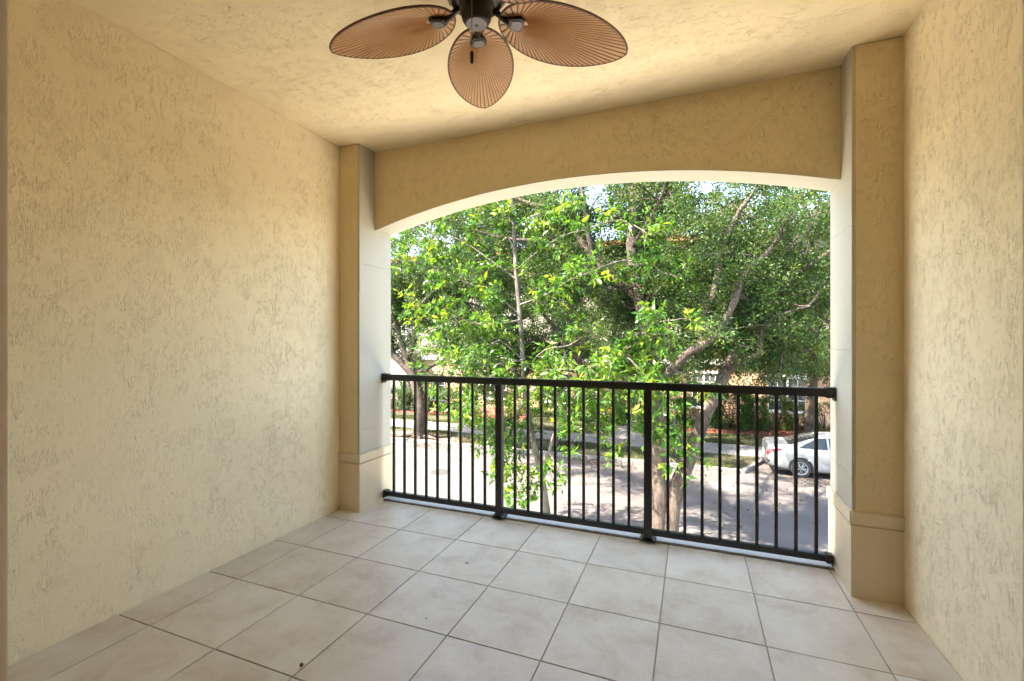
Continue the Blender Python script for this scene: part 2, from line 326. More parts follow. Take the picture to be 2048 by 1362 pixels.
fl = box('floor', (XL - .2, XR + .2, 0.06, YO + .04, -0.25, -0.0075), M['grout']); tag(fl, kind='structure')
pitch_x, ox, pitch_y, oy = 0.4507, 0.755, 0.4555, 2.748
xl_ = sorted([XL] + [ox - pitch_x * k for k in range(8)] + [XR]); xl_ = [x for x in xl_ if XL <= x <= XR]
yl_ = [0.08] + [y for y in (oy - pitch_y * k for k in range(6, -1, -1)) if y > 0.16] + [YT]
G = 0.0026
tile_cache = {}
for i in range(len(xl_) - 1):
    for j in range(len(yl_) - 1):
        w = xl_[i+1] - xl_[i] - 2*G; d = yl_[j+1] - yl_[j] - 2*G
        key = (round(w, 3), round(d, 3))
        if key not in tile_cache:
            m = MB(); m.box(-w/2, w/2, -d/2, d/2, -0.0075, 0)
            tile_cache[key] = m.mesh('tile', bevel=0.0012, smooth=True)
        o = link_mesh('tile', tile_cache[key], M['tile'], fl)
        o.location = ((xl_[i] + xl_[i+1]) / 2, (yl_[j] + yl_[j+1]) / 2, random.uniform(-0.0006, 0.0006))
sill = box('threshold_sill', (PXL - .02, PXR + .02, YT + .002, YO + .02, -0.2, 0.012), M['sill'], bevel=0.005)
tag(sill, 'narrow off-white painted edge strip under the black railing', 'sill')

ce = box('ceiling', (XL - .2, XR + .2, 0.06, YO - .002, ZC, ZC + .25), M['stucco_ceiling']); tag(ce, kind='structure')
wl_ = box('stucco_wall', (XL - .2, XL, 0.06, YF + .1, -0.2, ZC - .001), M['stucco_wall'])
tag(wl_, 'long cream stucco side wall on the left of the balcony', 'wall')
wr_ = box('stucco_wall', (XR, XR + .2, 0.06, YF + .1, -0.2, ZC - .001), M['stucco_wall'])
tag(wr_, 'cream stucco side wall on the right of the balcony beside the car view', 'wall')

# pilasters: tan shaft face, off-white reveal, plinth and moulding
def pilaster(xw, xi, label):
    s = 1 if xi > xw else -1
    root = empty('pilaster', ((xw + xi) / 2, YF, 0)); cx_ = (xw + xi) / 2
    def b(nm, x0, x1, y0, y1, z0, z1, mat, bev=0.004):
        x0, x1 = sorted((x0, x1)); o = box(nm, (x0 - cx_, x1 - cx_, y0 - YF, y1 - YF, z0, z1), mat, root, bevel=bev); return o
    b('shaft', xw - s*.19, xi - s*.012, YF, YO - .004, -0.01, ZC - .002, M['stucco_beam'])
    zz = [0.30, 0.640, 1.305, 1.970, ZC - .003]
    for z0, z1 in zip(zz[:-1], zz[1:]): b('reveal_block', xi - s*.0119, xi, YF + .0015, YO, z0 + .0005, z1 - .0005, M['offwhite'], 0.0012)
    b('plinth', xw - s*.18, xi + s*.004, YF - .006, YO + .035, -0.009, 0.382, M['plinth'], 0.004)
    b('moulding', xw - s*.18, xi + s*.012, YF - .014, YO + .043, 0.386, 0.458, M['plinth'], 0.006)
    # scored joints in the reveal
    return tag(root, label, 'pilaster')
pilaster(XL, PXL, 'tan stucco pilaster with off-white reveal at the left end of the railing')
pilaster(XR, PXR, 'tan stucco pilaster with off-white reveal at the right end of the railing')

# arched beam
def arch_z(x):
    c, half, rise, spring = (PXL + PXR) / 2, (PXR - PXL) / 2, 0.222, 2.267
    r_ = (half*half + rise*rise) / (2*rise)
    return spring + math.sqrt(max(0, r_*r_ - (x - c)**2)) - (r_ - rise)
beam = empty('arched_beam', ((PXL + PXR) / 2, YBM, 2.267)); bc = beam.location
n = 64; m = MB(); m2 = MB(); vs = []; xs = [PXL - .01 + (PXR - PXL + .02) * i / n for i in range(n + 1)]
for x in xs:
    za = arch_z(min(max(x, PXL), PXR))
    for (y, z) in ((YBM, za + .004), (YBM, ZC - .001), (YO - .004, ZC - .001), (YO - .004, za + .004)): vs.append((x - bc.x, y - bc.y, z - bc.z))
fs = []
for i in range(n):
    for k in range(4): fs.append((4*i + k, 4*i + (k+1) % 4, 4*i + 4 + (k+1) % 4, 4*i + 4 + k))
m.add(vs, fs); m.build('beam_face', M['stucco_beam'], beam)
vs = []; fs = []
for x in xs:
    za = arch_z(min(max(x, PXL), PXR))
    for (y, z) in ((YBM + .0015, za), (YBM + .0015, za + .012), (YO, za + .012), (YO, za)): vs.append((x - bc.x, y - bc.y, z - bc.z))
for i in range(n):
    for k in range(4): fs.append((4*i + k, 4*i + (k+1) % 4, 4*i + 4 + (k+1) % 4, 4*i + 4 + k))
m2.add(vs, fs); m2.build('soffit', M['offwhite'], beam, smooth=True, sharp=30)
tag(beam, 'tan stucco beam with shallow arched off-white underside above the railing', 'beam')

# back wall with the doorway the camera looks out of, and the room behind
DX0, DX1 = -0.883, 0.1647
m = MB(); m.box(XL - .2, DX0 - .09, 0.10, YB, -.2, ZC - .001); m.box(DX1 + .09, XR + .2, 0.10, YB, -.2, ZC - .001); m.box(DX0 - .09, DX1 + .09, 0.10, YB, 2.6, ZC - .001)
bw = m.build('back_wall', M['stucco_wall']); tag(bw, kind='structure')
df = empty('door_frame', ((DX0 + DX1) / 2, .2, 0))
def dfb(nm, x0, x1, z0, z1):
    c = df.location; return box(nm, (x0 - c.x, x1 - c.x, 0.07 - c.y, YB + .012 - c.y, z0, z1), M['jamb'], df, bevel=0.004)
dfb('jamb', DX0 - .09, DX0, 0.0, 2.6); dfb('jamb', DX1, DX1 + .09, 0.0, 2.6); dfb('head', DX0 + .001, DX1 - .001, 2.5, 2.6)
tag(df, 'pinkish beige painted door frame at the extreme left and right edges', 'door frame')
m = MB()
m.box(-3.0, 1.4, -4.0, 0.058, -.12, -.004); m.box(-3.0, 1.4, -4.0, 0.058, 2.75, 2.85); m.box(-3.1, -3.0, -4, .098, -.1, 2.85); m.box(1.4, 1.5, -4, .098, -.1, 2.85); m.box(-3.1, 1.5, -4.1, -4.0, -.1, 2.85)
m.box(-3.0, DX0 - .09, 0.059, 0.098, -.1, 2.75); m.box(DX1 + .09, 1.4, 0.059, 0.098, -.1, 2.75); m.box(DX0 - .09, DX1 + .09, 0.059, 0.068, 2.6, 2.75)
rm = m.build('room_walls', M['inner']); tag(rm, kind='structure')

# ------------------------------------------------------------------ railing
YR = 3.21
rail = empty('railing', ((PXL + PXR) / 2, YR, 0)); rc = rail.location
def rb(nm, x0, x1, y0, y1, z0, z1, mat=M['black_metal'], par=rail, bev=0.002):
    return box(nm, (x0 - rc.x, x1 - rc.x, y0 - rc.y, y1 - rc.y, z0, z1), mat, par, bevel=bev)
rb('top_rail', PXL + .022, PXR - .022, YR - .0255, YR + .0255, 1.022, 1.072, bev=0.006)
rb('bottom_rail', PXL + .022, PXR - .022, YR - .019, YR + .019, 0.046, 0.084, bev=0.003)
posts = (-1.374, -0.280)
bal = [-2.341 + .1056*k for k in range(9)] + [-1.246 + .105*k for k in range(9)] + [-0.152 + .105*k for k in range(9)]
mb = MB(); mb.box(-.0095, .0095, -.0095, .0095, 0.0845, 1.0215); bme = mb.mesh('baluster', bevel=.0015, smooth=True)
for x in bal:
    o = link_mesh('baluster', bme, M['black_metal'], rail); o.location = (x - rc.x, 0, 0)
for x in posts:
    p_ = rb('post', x - .0255, x + .0255, YR - .0262, YR + .0262, 0.022, 1.0215, bev=0.003)
    mb = MB(); mb.box(x - rc.x - .052, x - rc.x + .052, -.048, .045, 0.0125, 0.0218)
    bp_ = mb.build('base_plate', M['black_metal'], p_, bevel=.002, smooth=True)
    mb = MB()
    for sx in (-1, 1):
        for sy in (-1, 1):
            mb = MB(); mb.lathe([(.0075, .0222), (.0075, .028), (.004, .031)], 8, (x - rc.x + sx*.041, sy*.036, 0))
            mb.build('bolt', M['bolt'], p_, smooth=True)
for (x, s) in ((PXL, 1), (PXR, -1)):
    for (z, h, w) in ((1.047, .033, .031), (0.065, .028, .026)):
        off = 0.0125 if z < .5 else 0.0005
        mb = MB()
        mb.box(min(x + s*off, x + s*(off+.008)) - rc.x, max(x + s*off, x + s*(off+.008)) - rc.x, -w, w, z - h*1.45, z + h)
        mb.box(min(x + s*(off+.008), x + s*.05) - rc.x, max(x + s*(off+.008), x + s*.05) - rc.x, -w*.98, w*.98, z - h*.92, z + h*.94)
        br = mb.build('wall_bracket', M['black_metal'], rail, bevel=.003, smooth=True)
        mb = MB(); mb.lathe([(.006, 0), (.006, .006), (.003, .008)], 8, (x + s*(off+.008) - rc.x, -w*.55, z - h*1.18), axis='x')
        if s > 0: mb.build('screw', M['bolt'], br, smooth=True)
tag(rail, 'black metal railing with slim square balusters across the arched opening', 'railing')

# ------------------------------------------------------------------ ceiling fan
ZB = 2.60
fan = empty('ceiling_fan', (-0.778, 1.592, ZC)); FZ = ZB - ZC
mb = MB(); mb.lathe([(.001, -.0005), (.078, -.0005), (.078, -.012), (.066, -.05), (.035, -.066), (.001, -.066)], 36); mb.build('canopy', M['bronze'], fan, smooth=True)
mb = MB(); mb.lathe([(.013, -.066), (.013, FZ + .19)], 16); mb.build('downrod', M['bronze'], fan, smooth=True)
mb = MB(); mb.lathe([(.001, FZ+.205), (.05, FZ+.20), (.085, FZ+.185), (.112, FZ+.155), (.122, FZ+.12), (.118, FZ+.09), (.104, FZ+.072), (.096, FZ+.06), (.075, FZ+.052), (.001, FZ+.052)], 48)
mh = mb.build('motor_housing', M['bronze'], fan, smooth=True)
for k in range(10):
    a = 2*math.pi*k/10; ca, sa = math.cos(a), math.sin(a)
    p0 = Vector((ca*.113, sa*.113, FZ + .086)); p1 = Vector((ca*.1235, sa*.1235, FZ + .12)); p2 = Vector((ca*.115, sa*.115, FZ + .152))
    mb = MB(); mb.tube([p0, p1, p2], [.006, .010, .006], 6)
    mb.build('housing_rib', M['bronze'], mh, smooth=True)
mb = MB(); mb.lathe([(.001, FZ+.051), (.066, FZ+.051), (.068, FZ+.044), (.063, FZ+.036), (.060, FZ+.02), (.056, FZ-.002), (.048, FZ-.015), (.0415, FZ-.0195)], 40)
sh = mb.build('switch_housing', M['bronze'], fan, smooth=True)
mb = MB(); mb.lathe([(.001, FZ-.0198), (.041, FZ-.0198), (.0395, FZ-.0225), (.006, FZ-.024), (.005, FZ-.021), (.001, FZ-.021)], 40)
mb.build('end_cap', M['bronze_grey'], sh, smooth=True)

R0, R1, BW = 0.098, 0.668, 0.148
def half_w(t):
    t = min(max(t, 0.0), 1.0); a, b = 0.50, 0.64
    return BW * (t**a) * ((1-t)**b) / ((a/(a+b))**a * (b/(a+b))**b)
def blade_mesh():
    fx = 0.165                                   # where the pleats meet
    def rad(th):
        lo, hi = 0.0, 0.6
        for _ in range(40):
            mid = (lo + hi) / 2; x = fx + mid*math.cos(th); y = abs(mid*math.sin(th)); t = (x - R0) / (R1 - R0)
            if 0 <= t <= 1 and y <= half_w(t): lo = mid
            else: hi = mid
        return lo
    # equal spacing of ribs along the rim
    K = 720; ths = [-math.pi + 2*math.pi*i/K for i in range(K + 1)]; rs = [rad(t) for t in ths]
    cum = [0.0]
    for i in range(K):
        a = Vector((rs[i]*math.cos(ths[i]), rs[i]*math.sin(ths[i]))); b = Vector((rs[i+1]*math.cos(ths[i+1]), rs[i+1]*math.sin(ths[i+1])))
        cum.append(cum[-1] + (b - a).length * (0.45 + 0.55*min(1.0, rs[i]/0.16)))
    NR = 54; tot = cum[-1]; angs = []; kinds = []
    def ang(sv):
        sv %= tot; lo, hi = 0, K
        while hi - lo > 1:
            mid = (lo + hi)//2
            if cum[mid] <= sv: lo = mid
            else: hi = mid
        f = (sv - cum[lo]) / max(1e-9, cum[hi] - cum[lo]); return ths[lo] + f*(ths[hi] - ths[lo])
    for k in range(NR):
        angs += [ang(tot*k/NR), ang(tot*(k + .39)/NR), ang(tot*(k + .78)/NR), ang(tot*(k + .89)/NR)]
        kinds += [0, 1, 0, 2]                    # facet edge, crown of pleat, facet edge, groove bottom
    steps = [0.10, 0.3, 0.55, 0.78, 1.0]
    vs = []; nA = len(angs)
    def zcup(x, y): return 0.032 - 0.036*((x - R0)/(R1 - R0)) - 0.55*y*y
    for top in (0, 1):
        for s in steps:
            for th, kd in zip(angs, kinds):
                r_ = rad(th)
                x = fx + r_*s*math.cos(th); y = r_*s*math.sin(th)
                h = {0: 0.0, 1: -0.0012, 2: 0.0026}[kd] * min(1.0, s*r_/0.07)
                vs.append((x, y, zcup(x, y) + h + 0.006*top))
    fs = []; mi = []; S = len(steps); off = S*nA
    for top in (0, 1):
        for i in range(S-1):
            for j in range(nA):
                q = [i*nA + j, i*nA + (j+1) % nA, (i+1)*nA + (j+1) % nA, (i+1)*nA + j]
                fs.append(tuple(x + off*top for x in (q if top else q[::-1]))); mi.append(1 if (j % 4) in (2, 3) else 0)
    fs.append(tuple(range(nA))); mi.append(0); fs.append(tuple(off + nA - 1 - j for j in range(nA))); mi.append(0)
    for j in range(nA): fs.append(((S-1)*nA + j, (S-1)*nA + (j+1) % nA, off + (S-1)*nA + (j+1) % nA, off + (S-1)*nA + j)); mi.append(1)
    me = bpy.data.meshes.new('blade'); me.from_pydata(vs, [], fs); me.materials.append(M['palm']); me.materials.append(M['palm_groove'])
    me.polygons.foreach_set('material_index', mi); me.update()
    rim = MB(); ring = []
    for i in range(0, K, 6):
        x = fx + rs[i]*math.cos(ths[i]); y = rs[i]*math.sin(ths[i]); ring.append(Vector((x, y, zcup(x, y) + .003)))
    ring.append(ring[0]); rim.tube(ring, .0050, 6, cap=False)
    return me, rim.mesh('rim', smooth=True)
blade_me, rim_me = blade_mesh()
iron = MB()
iron.tube([(.055, 0, .058), (.085, 0, .046), (.11, 0, .028), (.135, 0, .018)], [.013, .012, .011, .012], 10)
pad = [(.128, -.016), (.148, -.028), (.172, -.035), (.190, -.028), (.195, 0), (.190, .028), (.172, .035), (.148, .028), (.128, .016)]
iron.add([(x, y, .012) for x, y in pad] + [(x, y, .026) for x, y in pad], [tuple(range(9))[::-1], tuple(range(9, 18))] + [(i, (i+1) % 9, 9 + (i+1) % 9, 9 + i) for i in range(9)])
iron_me = iron.mesh('blade_iron', smooth=True, bevel=.002)
plate = MB(); pp = [(.142, -.016), (.166, -.025), (.183, -.019), (.187, 0), (.183, .019), (.166, .025), (.142, .016)]
plate.add([(x, y, .0085) for x, y in pp] + [(x, y, .0118) for x, y in pp], [tuple(range(7))[::-1], tuple(range(7, 14))] + [(i, (i+1) % 7, 7 + (i+1) % 7, 7 + i) for i in range(7)])
plate_me = plate.mesh('iron_plate', smooth=True, bevel=.001)
for k in range(5):
    a = R(112.3 + 72*k); rot = Matrix.Rotation(a, 4, 'Z') @ Matrix.Translation((0, 0, FZ)) 
    tilt = rot @ Matrix.Rotation(R(-7), 4, 'X')
    b_ = link_mesh('blade', blade_me, None, fan); b_.matrix_local = tilt
    r_ = link_mesh('rim', rim_me, M['palm_dark'], b_)
    ir = link_mesh('blade_iron', iron_me, M['bronze'], fan); ir.matrix_local = tilt
    link_mesh('iron_plate', plate_me, M['bronze_grey'], ir)
pcx, pcy = 0.012, -0.064
mb = MB(); mb.tube([(pcx, pcy + .006, FZ + .03), (pcx, pcy, FZ + .026), (pcx, pcy, FZ - .165)], .0014, 6); ch = mb.build('pull_chain', M['bolt'], fan)
mb = MB(); mb.lathe([(.001, FZ - .165), (.0045, FZ - .167), (.0068, FZ - .175), (.0068, FZ - .208), (.004, FZ - .212), (.001, FZ - .212)], 14, (pcx, pcy, 0)); mb.build('pendant', M['bronze'], ch, smooth=True)
tag(fan, 'dark bronze ceiling fan with five tan palm leaf shaped blades', 'ceiling fan')

# small things lying on the tiles
p_ = ground_at(603, 1332, 0)
mb = MB(); mb.lathe([(.001, .0), (.006, .001), (.008, .005), (.006, .010), (.001, .012)], 10); mb.add([(.006, .0, .004), (.014, .004, .006), (.012, -.006, .009)], [(0, 1, 2)])
o = mb.build('seed_pod', M['brown_bit'], smooth=True); o.location = (p_.x, p_.y, 0.0008); o.rotation_euler[2] = .6
tag(o, 'small round brown seed pod lying on the tiles at lower left', 'seed pod')
p_ = ground_at(934, 1127, 0); mb = MB(); mb.tube([(-.012, 0, .0022), (0, .001, .0026), (.012, 0, .0022)], [.0018, .0022, .0016], 6)
o = mb.build('twig', M['twig'], smooth=True); o.location = (p_.x, p_.y, .0008); o.rotation_euler[2] = R(-5)
tag(o, 'tiny dark twig lying mid-floor in front of the railing', 'twig')
p_ = ground_at(852, 1238, 0); mb = MB(); mb.tube([(-.004, 0, .0015), (.004, .002, .0015)], [.0016, .0012], 6)
o = mb.build('crumb', M['twig'], smooth=True); o.location = (p_.x, p_.y, .0008)
tag(o, 'dark crumb on a tile nearer than the twig', 'crumb')

# ================================================================== OUTSIDE: ground
GZ = -3.3
def sheet(name, poly, z, mat, kind='structure', parent=None):
    m = MB(); m.add([(x, y, z) for x, y in poly], [tuple(range(len(poly)))]); o = m.build(name, mat, parent, fix=False)
    if parent is None: tag(o, kind=kind)
    return o
sheet('ground', [(-400, 3.4), (400, 3.4), (400, 600), (-400, 600)], GZ - .02, M['soil'])
SY0, SY1 = 10.7, 17.9
sheet('street', [(-90, SY0), (90, SY0), (90, SY1), (16.0, SY1), (15.2, 20.0), (2.62, 20.0), (1.72, SY1), (-90, SY1)], GZ, M['asphalt'])
# kerbs: near side straight, far side with the parking bay set back
def kerb(name, pts, label):
    root = None
    m = MB()
    for (a, b) in zip(pts[:-1], pts[1:]):
        a = Vector((*a, 0)); b = Vector((*b, 0)); d = (b - a).normalized(); nn = Vector((-d.y, d.x, 0)) * .16
        q = [a, b, b + nn, a + nn]
        m.add([(p.x, p.y, GZ - .01) for p in q] + [(p.x, p.y, GZ + .12) for p in q], [(0,3,2,1),(4,5,6,7),(0,1,5,4),(1,2,6,5),(2,3,7,6),(3,0,4,7)])
    o = m.build(name, M['concrete'], bevel=.012, smooth=True); return tag(o, kind='structure')
kerb('kerb', [(-60, SY1 + .002), (1.70, SY1 + .002)], '')
kerb('kerb', [(1.72, SY1 + .0), (2.60, 19.98)], '')
kerb('kerb', [(2.62, 20.002), (15.2, 20.002)], '')
kerb('kerb', [(60, SY0 - .002), (-60, SY0 - .002)], '')
# far side: verge, pavement slabs, lawn, mulch bed
sheet('verge', [(-60, SY1 + .16), (1.66, SY1 + .16), (2.5, 20.1), (2.5, 20.3), (-60, 20.3)], GZ + .10, M['soil'])
sw = sheet('pavement', [(-60, 20.3), (40, 20.3), (40, 22.3), (-60, 22.3)], GZ + .085, M['grout'])
mb = MB(); mb.box(-.745, .745, 20.31, 22.29, GZ + .06, GZ + .112); slab_me = mb.mesh('slab', bevel=.006, smooth=True)
for k in range(26):
    o = link_mesh('slab', slab_me, M['concrete'], sw); o.location = (-24.5 + 1.5*k, 0, random.uniform(-.003, .003))
sheet('lawn', [(-60, 22.3), (40, 22.3), (40, 40), (-60, 40)], GZ + .098, M['soil'])
sheet('mulch_bed', [(-0.6, 24.7), (16, 24.9), (16, 28.6), (-0.6, 28.6)], GZ + .115, M['mulchbed'])
sheet('mulch_bed', [(-26, 24.5), (-9, 24.7), (-9, 28.6), (-26, 28.6)], GZ + .115, M['mulchbed'])
pth = sheet('entrance_path', [(-3.6, 22.3), (-1.7, 22.3), (-1.9, 30.5), (-4.4, 30.5)], GZ + .108, M['concrete'])
# near side verge and bare soil round the roots of the left street tree
sheet('near_verge', [(-60, 8.6), (60, 8.6), (60, SY0 - .16), (-60, SY0 - .16)], GZ + .10, M['soil'])
sheet('bounce_pavement', [(-60, 3.6), (60, 3.6), (60, 8.6), (-60, 8.6)], GZ + .10, M['bounce_concrete'])  # unseen pale walk, added to bounce sunlight up onto the balcony ceiling
sheet('root_soil', [(-14.6, SY1 + .17), (-8.2, SY1 + .17), (-8.8, 18.7), (-10.6, 19.6), (-13.2, 19.7), (-14.4, 19.0)], GZ + .106, M['root_soil'])
q = ground_at(880, 944); mb = MB(); mb.lathe([(.001, GZ + .004), (.34, GZ + .004), (.34, GZ + .012), (.31, GZ + .013), (.31, GZ + .009), (.001, GZ + .009)], 28, (q.x, q.y, 0))  # flat dark disc with a raised rim on the asphalt
o = mb.build('street_disc', M['iron'], smooth=True); tag(o, 'round dark street disc in the sunlit street', 'street disc')

# ------------------------------------------------------------------ foliage tools
rng = np.random.default_rng(11)
def leaf_mesh(name, base, axis, length, width, rnd, fold=0.25):
    """one quad per leaf: base, side, tip, side"""
    nL = len(base)
    axis = axis / np.linalg.norm(axis, axis=1, keepdims=True)
    rv = rng.normal(size=(nL, 3)); side = np.cross(axis, rv); side /= np.linalg.norm(side, axis=1, keepdims=True) + 1e-9
    nor = np.cross(side, axis)
    L_ = length[:, None]; W_ = width[:, None]
    v = np.empty((nL, 4, 3))
    v[:, 0] = base; v[:, 1] = base + axis*L_*.42 + side*W_ + nor*W_*fold; v[:, 2] = base + axis*L_ - nor*W_*fold; v[:, 3] = base + axis*L_*.42 - side*W_ + nor*W_*fold
    me = bpy.data.meshes.new(name); me.vertices.add(nL*4); me.vertices.foreach_set('co', v.reshape(-1).astype(np.float32))
    me.loops.add(nL*4); me.loops.foreach_set('vertex_index', np.arange(nL*4, dtype=np.int32))
    me.polygons.add(nL); me.polygons.foreach_set('loop_start', np.arange(0, nL*4, 4, dtype=np.int32)); me.polygons.foreach_set('loop_total', np.full(nL, 4, dtype=np.int32))
    a = me.attributes.new('rnd', 'FLOAT', 'FACE'); a.data.foreach_set('value', np.clip(rnd, 0, 1).astype(np.float32))
    me.update(calc_edges=True); me.validate(); return me

def wander(p, d, length, segs, curl, up=0.0):
    pts = [Vector(p)]; d = Vector(d).normalized()
    for i in range(segs):
        d = (d + Vector((random.gauss(0, curl), random.gauss(0, curl), random.gauss(0, curl) + up))).normalized()
        pts.append(pts[-1] + d * (length / segs))
    return pts
class Tree:
    def __init__(s, name, loc, label, cat='tree', group=None):
        s.root = empty(name, loc); tag(s.root, label, cat, group); s.o = Vector(loc)
        s.wood = MB(); s.twig = MB(); s.tips = []          # tips: (list of points of a twig)
    def limb(s, pts, r0, r1, n=10, sub=3, jit=0.06):
        """smooth polyline limb through world points, returns dense points"""
        P = [Vector(p) for p in pts]; dense = []
        for i in range(len(P) - 1):
            a = P[max(i-1, 0)]; b = P[i]; c = P[i+1]; d = P[min(i+2, len(P)-1)]
            for k in range(sub):
                t = k / sub
                dense.append(0.5*((2*b) + (c - a)*t + (2*a - 5*b + 4*c - d)*t*t + (3*b - a - 3*c + d)*t**3))
        dense.append(P[-1]); K = len(dense) - 1
        rads = [r0 + (r1 - r0) * (i / K) for i in range(K + 1)]
        s.wood.tube([p - s.o for p in dense], rads, n, jitter=jit); return dense
    def sprout(s, dense, f0, f1, step, length, r, spread=0.9, up=0.15, twigs=8, tl=(0.35, 0.8), curl=0.16, droop=0.0, back=0.0):
        acc = 0.0; K = len(dense) - 1
        for i in range(1, K + 1):
            acc += (dense[i] - dense[i-1]).length
            if i / K < f0 or i / K > f1: continue
            while acc > step:
                acc -= step
                d0 = (dense[i] - dense[i-1]).normalized()
                d = (d0 * random.uniform(0.1, 0.8) + Vector((random.gauss(0, 1), random.gauss(0, 1), random.gauss(0, 1))).normalized() * spread + Vector((0, back, up))).normalized()
                L_ = length * random.uniform(0.55, 1.25)
                s.branch(dense[i], d, L_, r * random.uniform(.7, 1.2), twigs, tl, curl, droop)
    def branch(s, p, d, L_, r, twigs, tl, curl=0.16, droop=0.0):
        pts = wander(p, d, L_, 6, curl, -droop)
        s.twig.tube([q - s.o for q in pts], [r*(1 - .75*k/6) for k in range(7)], 5, cap=False)
        for k in range(twigs):
            t = random.uniform(0.2, 1.0); i = min(5, int(t*6)); q = pts[i].lerp(pts[i+1], t*6 - i)
            dd = ((pts[i+1] - pts[i]).normalized()*.6 + Vector((random.gauss(0, .7), random.gauss(0, .7), random.gauss(0, .5) - droop*1.5))).normalized()
            tp = wander(q, dd, random.uniform(*tl), 3, .2, -droop)
            s.twig.tube([z - s.o for z in tp], [r*.28, r*.22, r*.16, r*.08], 3, cap=False)
            s.tips.append(tp)
    def leaves(s, per, length, width, mat, spread=0.10, clump=0.35, yellow=0.0, part='crown', droop=0.25):
        T = np.array([[[*p] for p in tp] for tp in s.tips]) - np.array(s.o)         # n x 4 x 3
        nT = len(T); tot = nT*per
        ti = np.repeat(np.arange(nT), per); f = rng.uniform(0.1, 3.0, tot)**1.0; i = np.minimum(2, f.astype(int)); fr = (f - i)[:, None]
        base = T[ti, i]*(1 - fr) + T[ti, i+1]*fr
        base = base + rng.normal(0, spread, (tot, 3))
        ax = (T[ti, i+1] - T[ti, i]); ax /= np.linalg.norm(ax, axis=1, keepdims=True) + 1e-9
        ax = ax*.7 + rng.normal(0, .75, (tot, 3)); ax[:, 2] -= droop
        tone = rng.normal(0.42 + yellow, 0.17, nT)[ti] + rng.normal(0, clump*.45, tot)
        me = leaf_mesh(part, base, ax, rng.uniform(.7, 1.25, tot)*length, rng.uniform(.75, 1.2, tot)*width, tone)
        o = link_mesh(part, me, mat, s.root); o['kind'] = 'stuff'; return o
    def finish(s, bark):
        o = s.wood.build('trunk', bark, s.root, smooth=True, sharp=60, fix=False)
        if s.twig.v: t = s.twig.build('branches', bark, s.root, smooth=True, sharp=80, fix=False); t['kind'] = 'stuff'

# ------------------------------------------------------------------ the near oak with two stems
def P(Y, *uv): return [at(u, v, Y + (k*0.0)) for k, (u, v) in enumerate(uv)]
b0 = at(1326, 1060, 9.6)
oak = Tree('oak_tree', (b0.x, 9.6, GZ + .1), 'large oak with two leaning stems close outside the railing, grey bark and tiny leaves')
base = Vector((b0.x, 9.6, GZ))
L1 = oak.limb([base + Vector((-.10, 0, 0)), at(1316, 1060, 9.6), at(1318, 960, 9.7), at(1316, 850, 9.8), at(1312, 760, 9.9), at(1300, 680, 10.1), at(1276, 590, 10.4), at(1262, 490, 10.8), at(1268, 400, 11.3), at(1250, 300, 11.8)], .20, .085, 12)
L2 = oak.limb([base + Vector((.12, 0, 0)), at(1341, 1060, 9.6), at(1352, 980, 9.7), at(1384, 905, 9.9), at(1404, 845, 10.1), at(1432, 785, 10.3), at(1462, 725, 10.6), at(1495, 660, 11.0), at(1528, 595, 11.4), at(1556, 530, 11.8), at(1620, 450, 12.4), at(1690, 370, 13.0)], .17, .07, 12)
L3 = oak.limb([at(1312, 790, 9.85), at(1340, 745, 9.7), at(1375, 708, 9.6), at(1424, 676, 9.6), at(1456, 630, 9.6), at(1476, 585, 9.6), at(1492, 545, 9.7), at(1540, 500, 9.9), at(1590, 430, 10.2)], .105, .035, 10)
L4 = oak.limb([at(1280, 605, 10.4), at(1235, 560, 10.5), at(1190, 520, 10.7), at(1150, 465, 10.9), at(1110, 420, 11.2), at(1040, 400, 11.6), at(960, 350, 12.2)], .10, .04, 9)
L5 = oak.limb([at(1188, 518, 10.7), at(1174, 450, 10.6), at(1166, 390, 10.6), at(1150, 310, 10.7)], .07, .035, 8)
L6 = oak.limb([at(1400, 690, 9.65), at(1428, 590, 10.2), at(1440, 520, 10.6), at(1456, 470, 11.0), at(1480, 420, 11.4), at(1530, 360, 11.9)], .085, .04, 8)
L7 = oak.limb([at(1452, 745, 10.5), at(1494, 718, 10.2), at(1520, 700, 10.0), at(1524, 655, 9.9), at(1560, 630, 9.8), at(1620, 612, 9.7)], .075, .012, 8)
L9 = oak.limb([at(1496, 660, 11.0), at(1545, 610, 10.8), at(1600, 545, 10.7), at(1680, 490, 10.6)], .07, .03, 8)
LA = oak.limb([at(1262, 500, 10.8), at(1300, 440, 10.2), at(1330, 380, 9.6), at(1350, 300, 9.0)], .075, .03, 8)
LB = oak.limb([at(1266, 585, 10.4), at(1140, 560, 11.6), at(1010, 540, 12.8), at(900, 500, 13.6), at(800, 450, 14.2)], .08, .03, 8)
LC = oak.limb([at(1268, 400, 11.3), at(1340, 330, 12.2), at(1430, 300, 13.2), at(1560, 280, 14.0)], .08, .03, 8)
LF = oak.limb([at(1528, 595, 11.4), at(1590, 600, 12.2), at(1650, 640, 13.0), at(1720, 650, 13.6)], .06, .02, 8)
LG = oak.limb([at(1150, 465, 10.9), at(1070, 480, 11.8), at(980, 470, 12.4), at(880, 430, 12.8)], .06, .02, 8)
LH = oak.limb([at(1268, 420, 11.2), at(1330, 360, 12.6), at(1400, 330, 14.5), at(1460, 310, 16.5)], .07, .025, 8)
LI = oak.limb([at(1110, 420, 11.2), at(1120, 350, 12.6), at(1150, 330, 14.6), at(1200, 320, 16.4)], .06, .025, 8)
LJ = oak.limb([at(1620, 450, 12.4), at(1600, 400, 14.0), at(1560, 370, 15.6), at(1520, 350, 17.0)], .06, .025, 8)
LK = oak.limb([at(1276, 590, 10.4), at(1330, 560, 11.4), at(1390, 540, 12.4), at(1460, 540, 13.2)], .06, .02, 8)
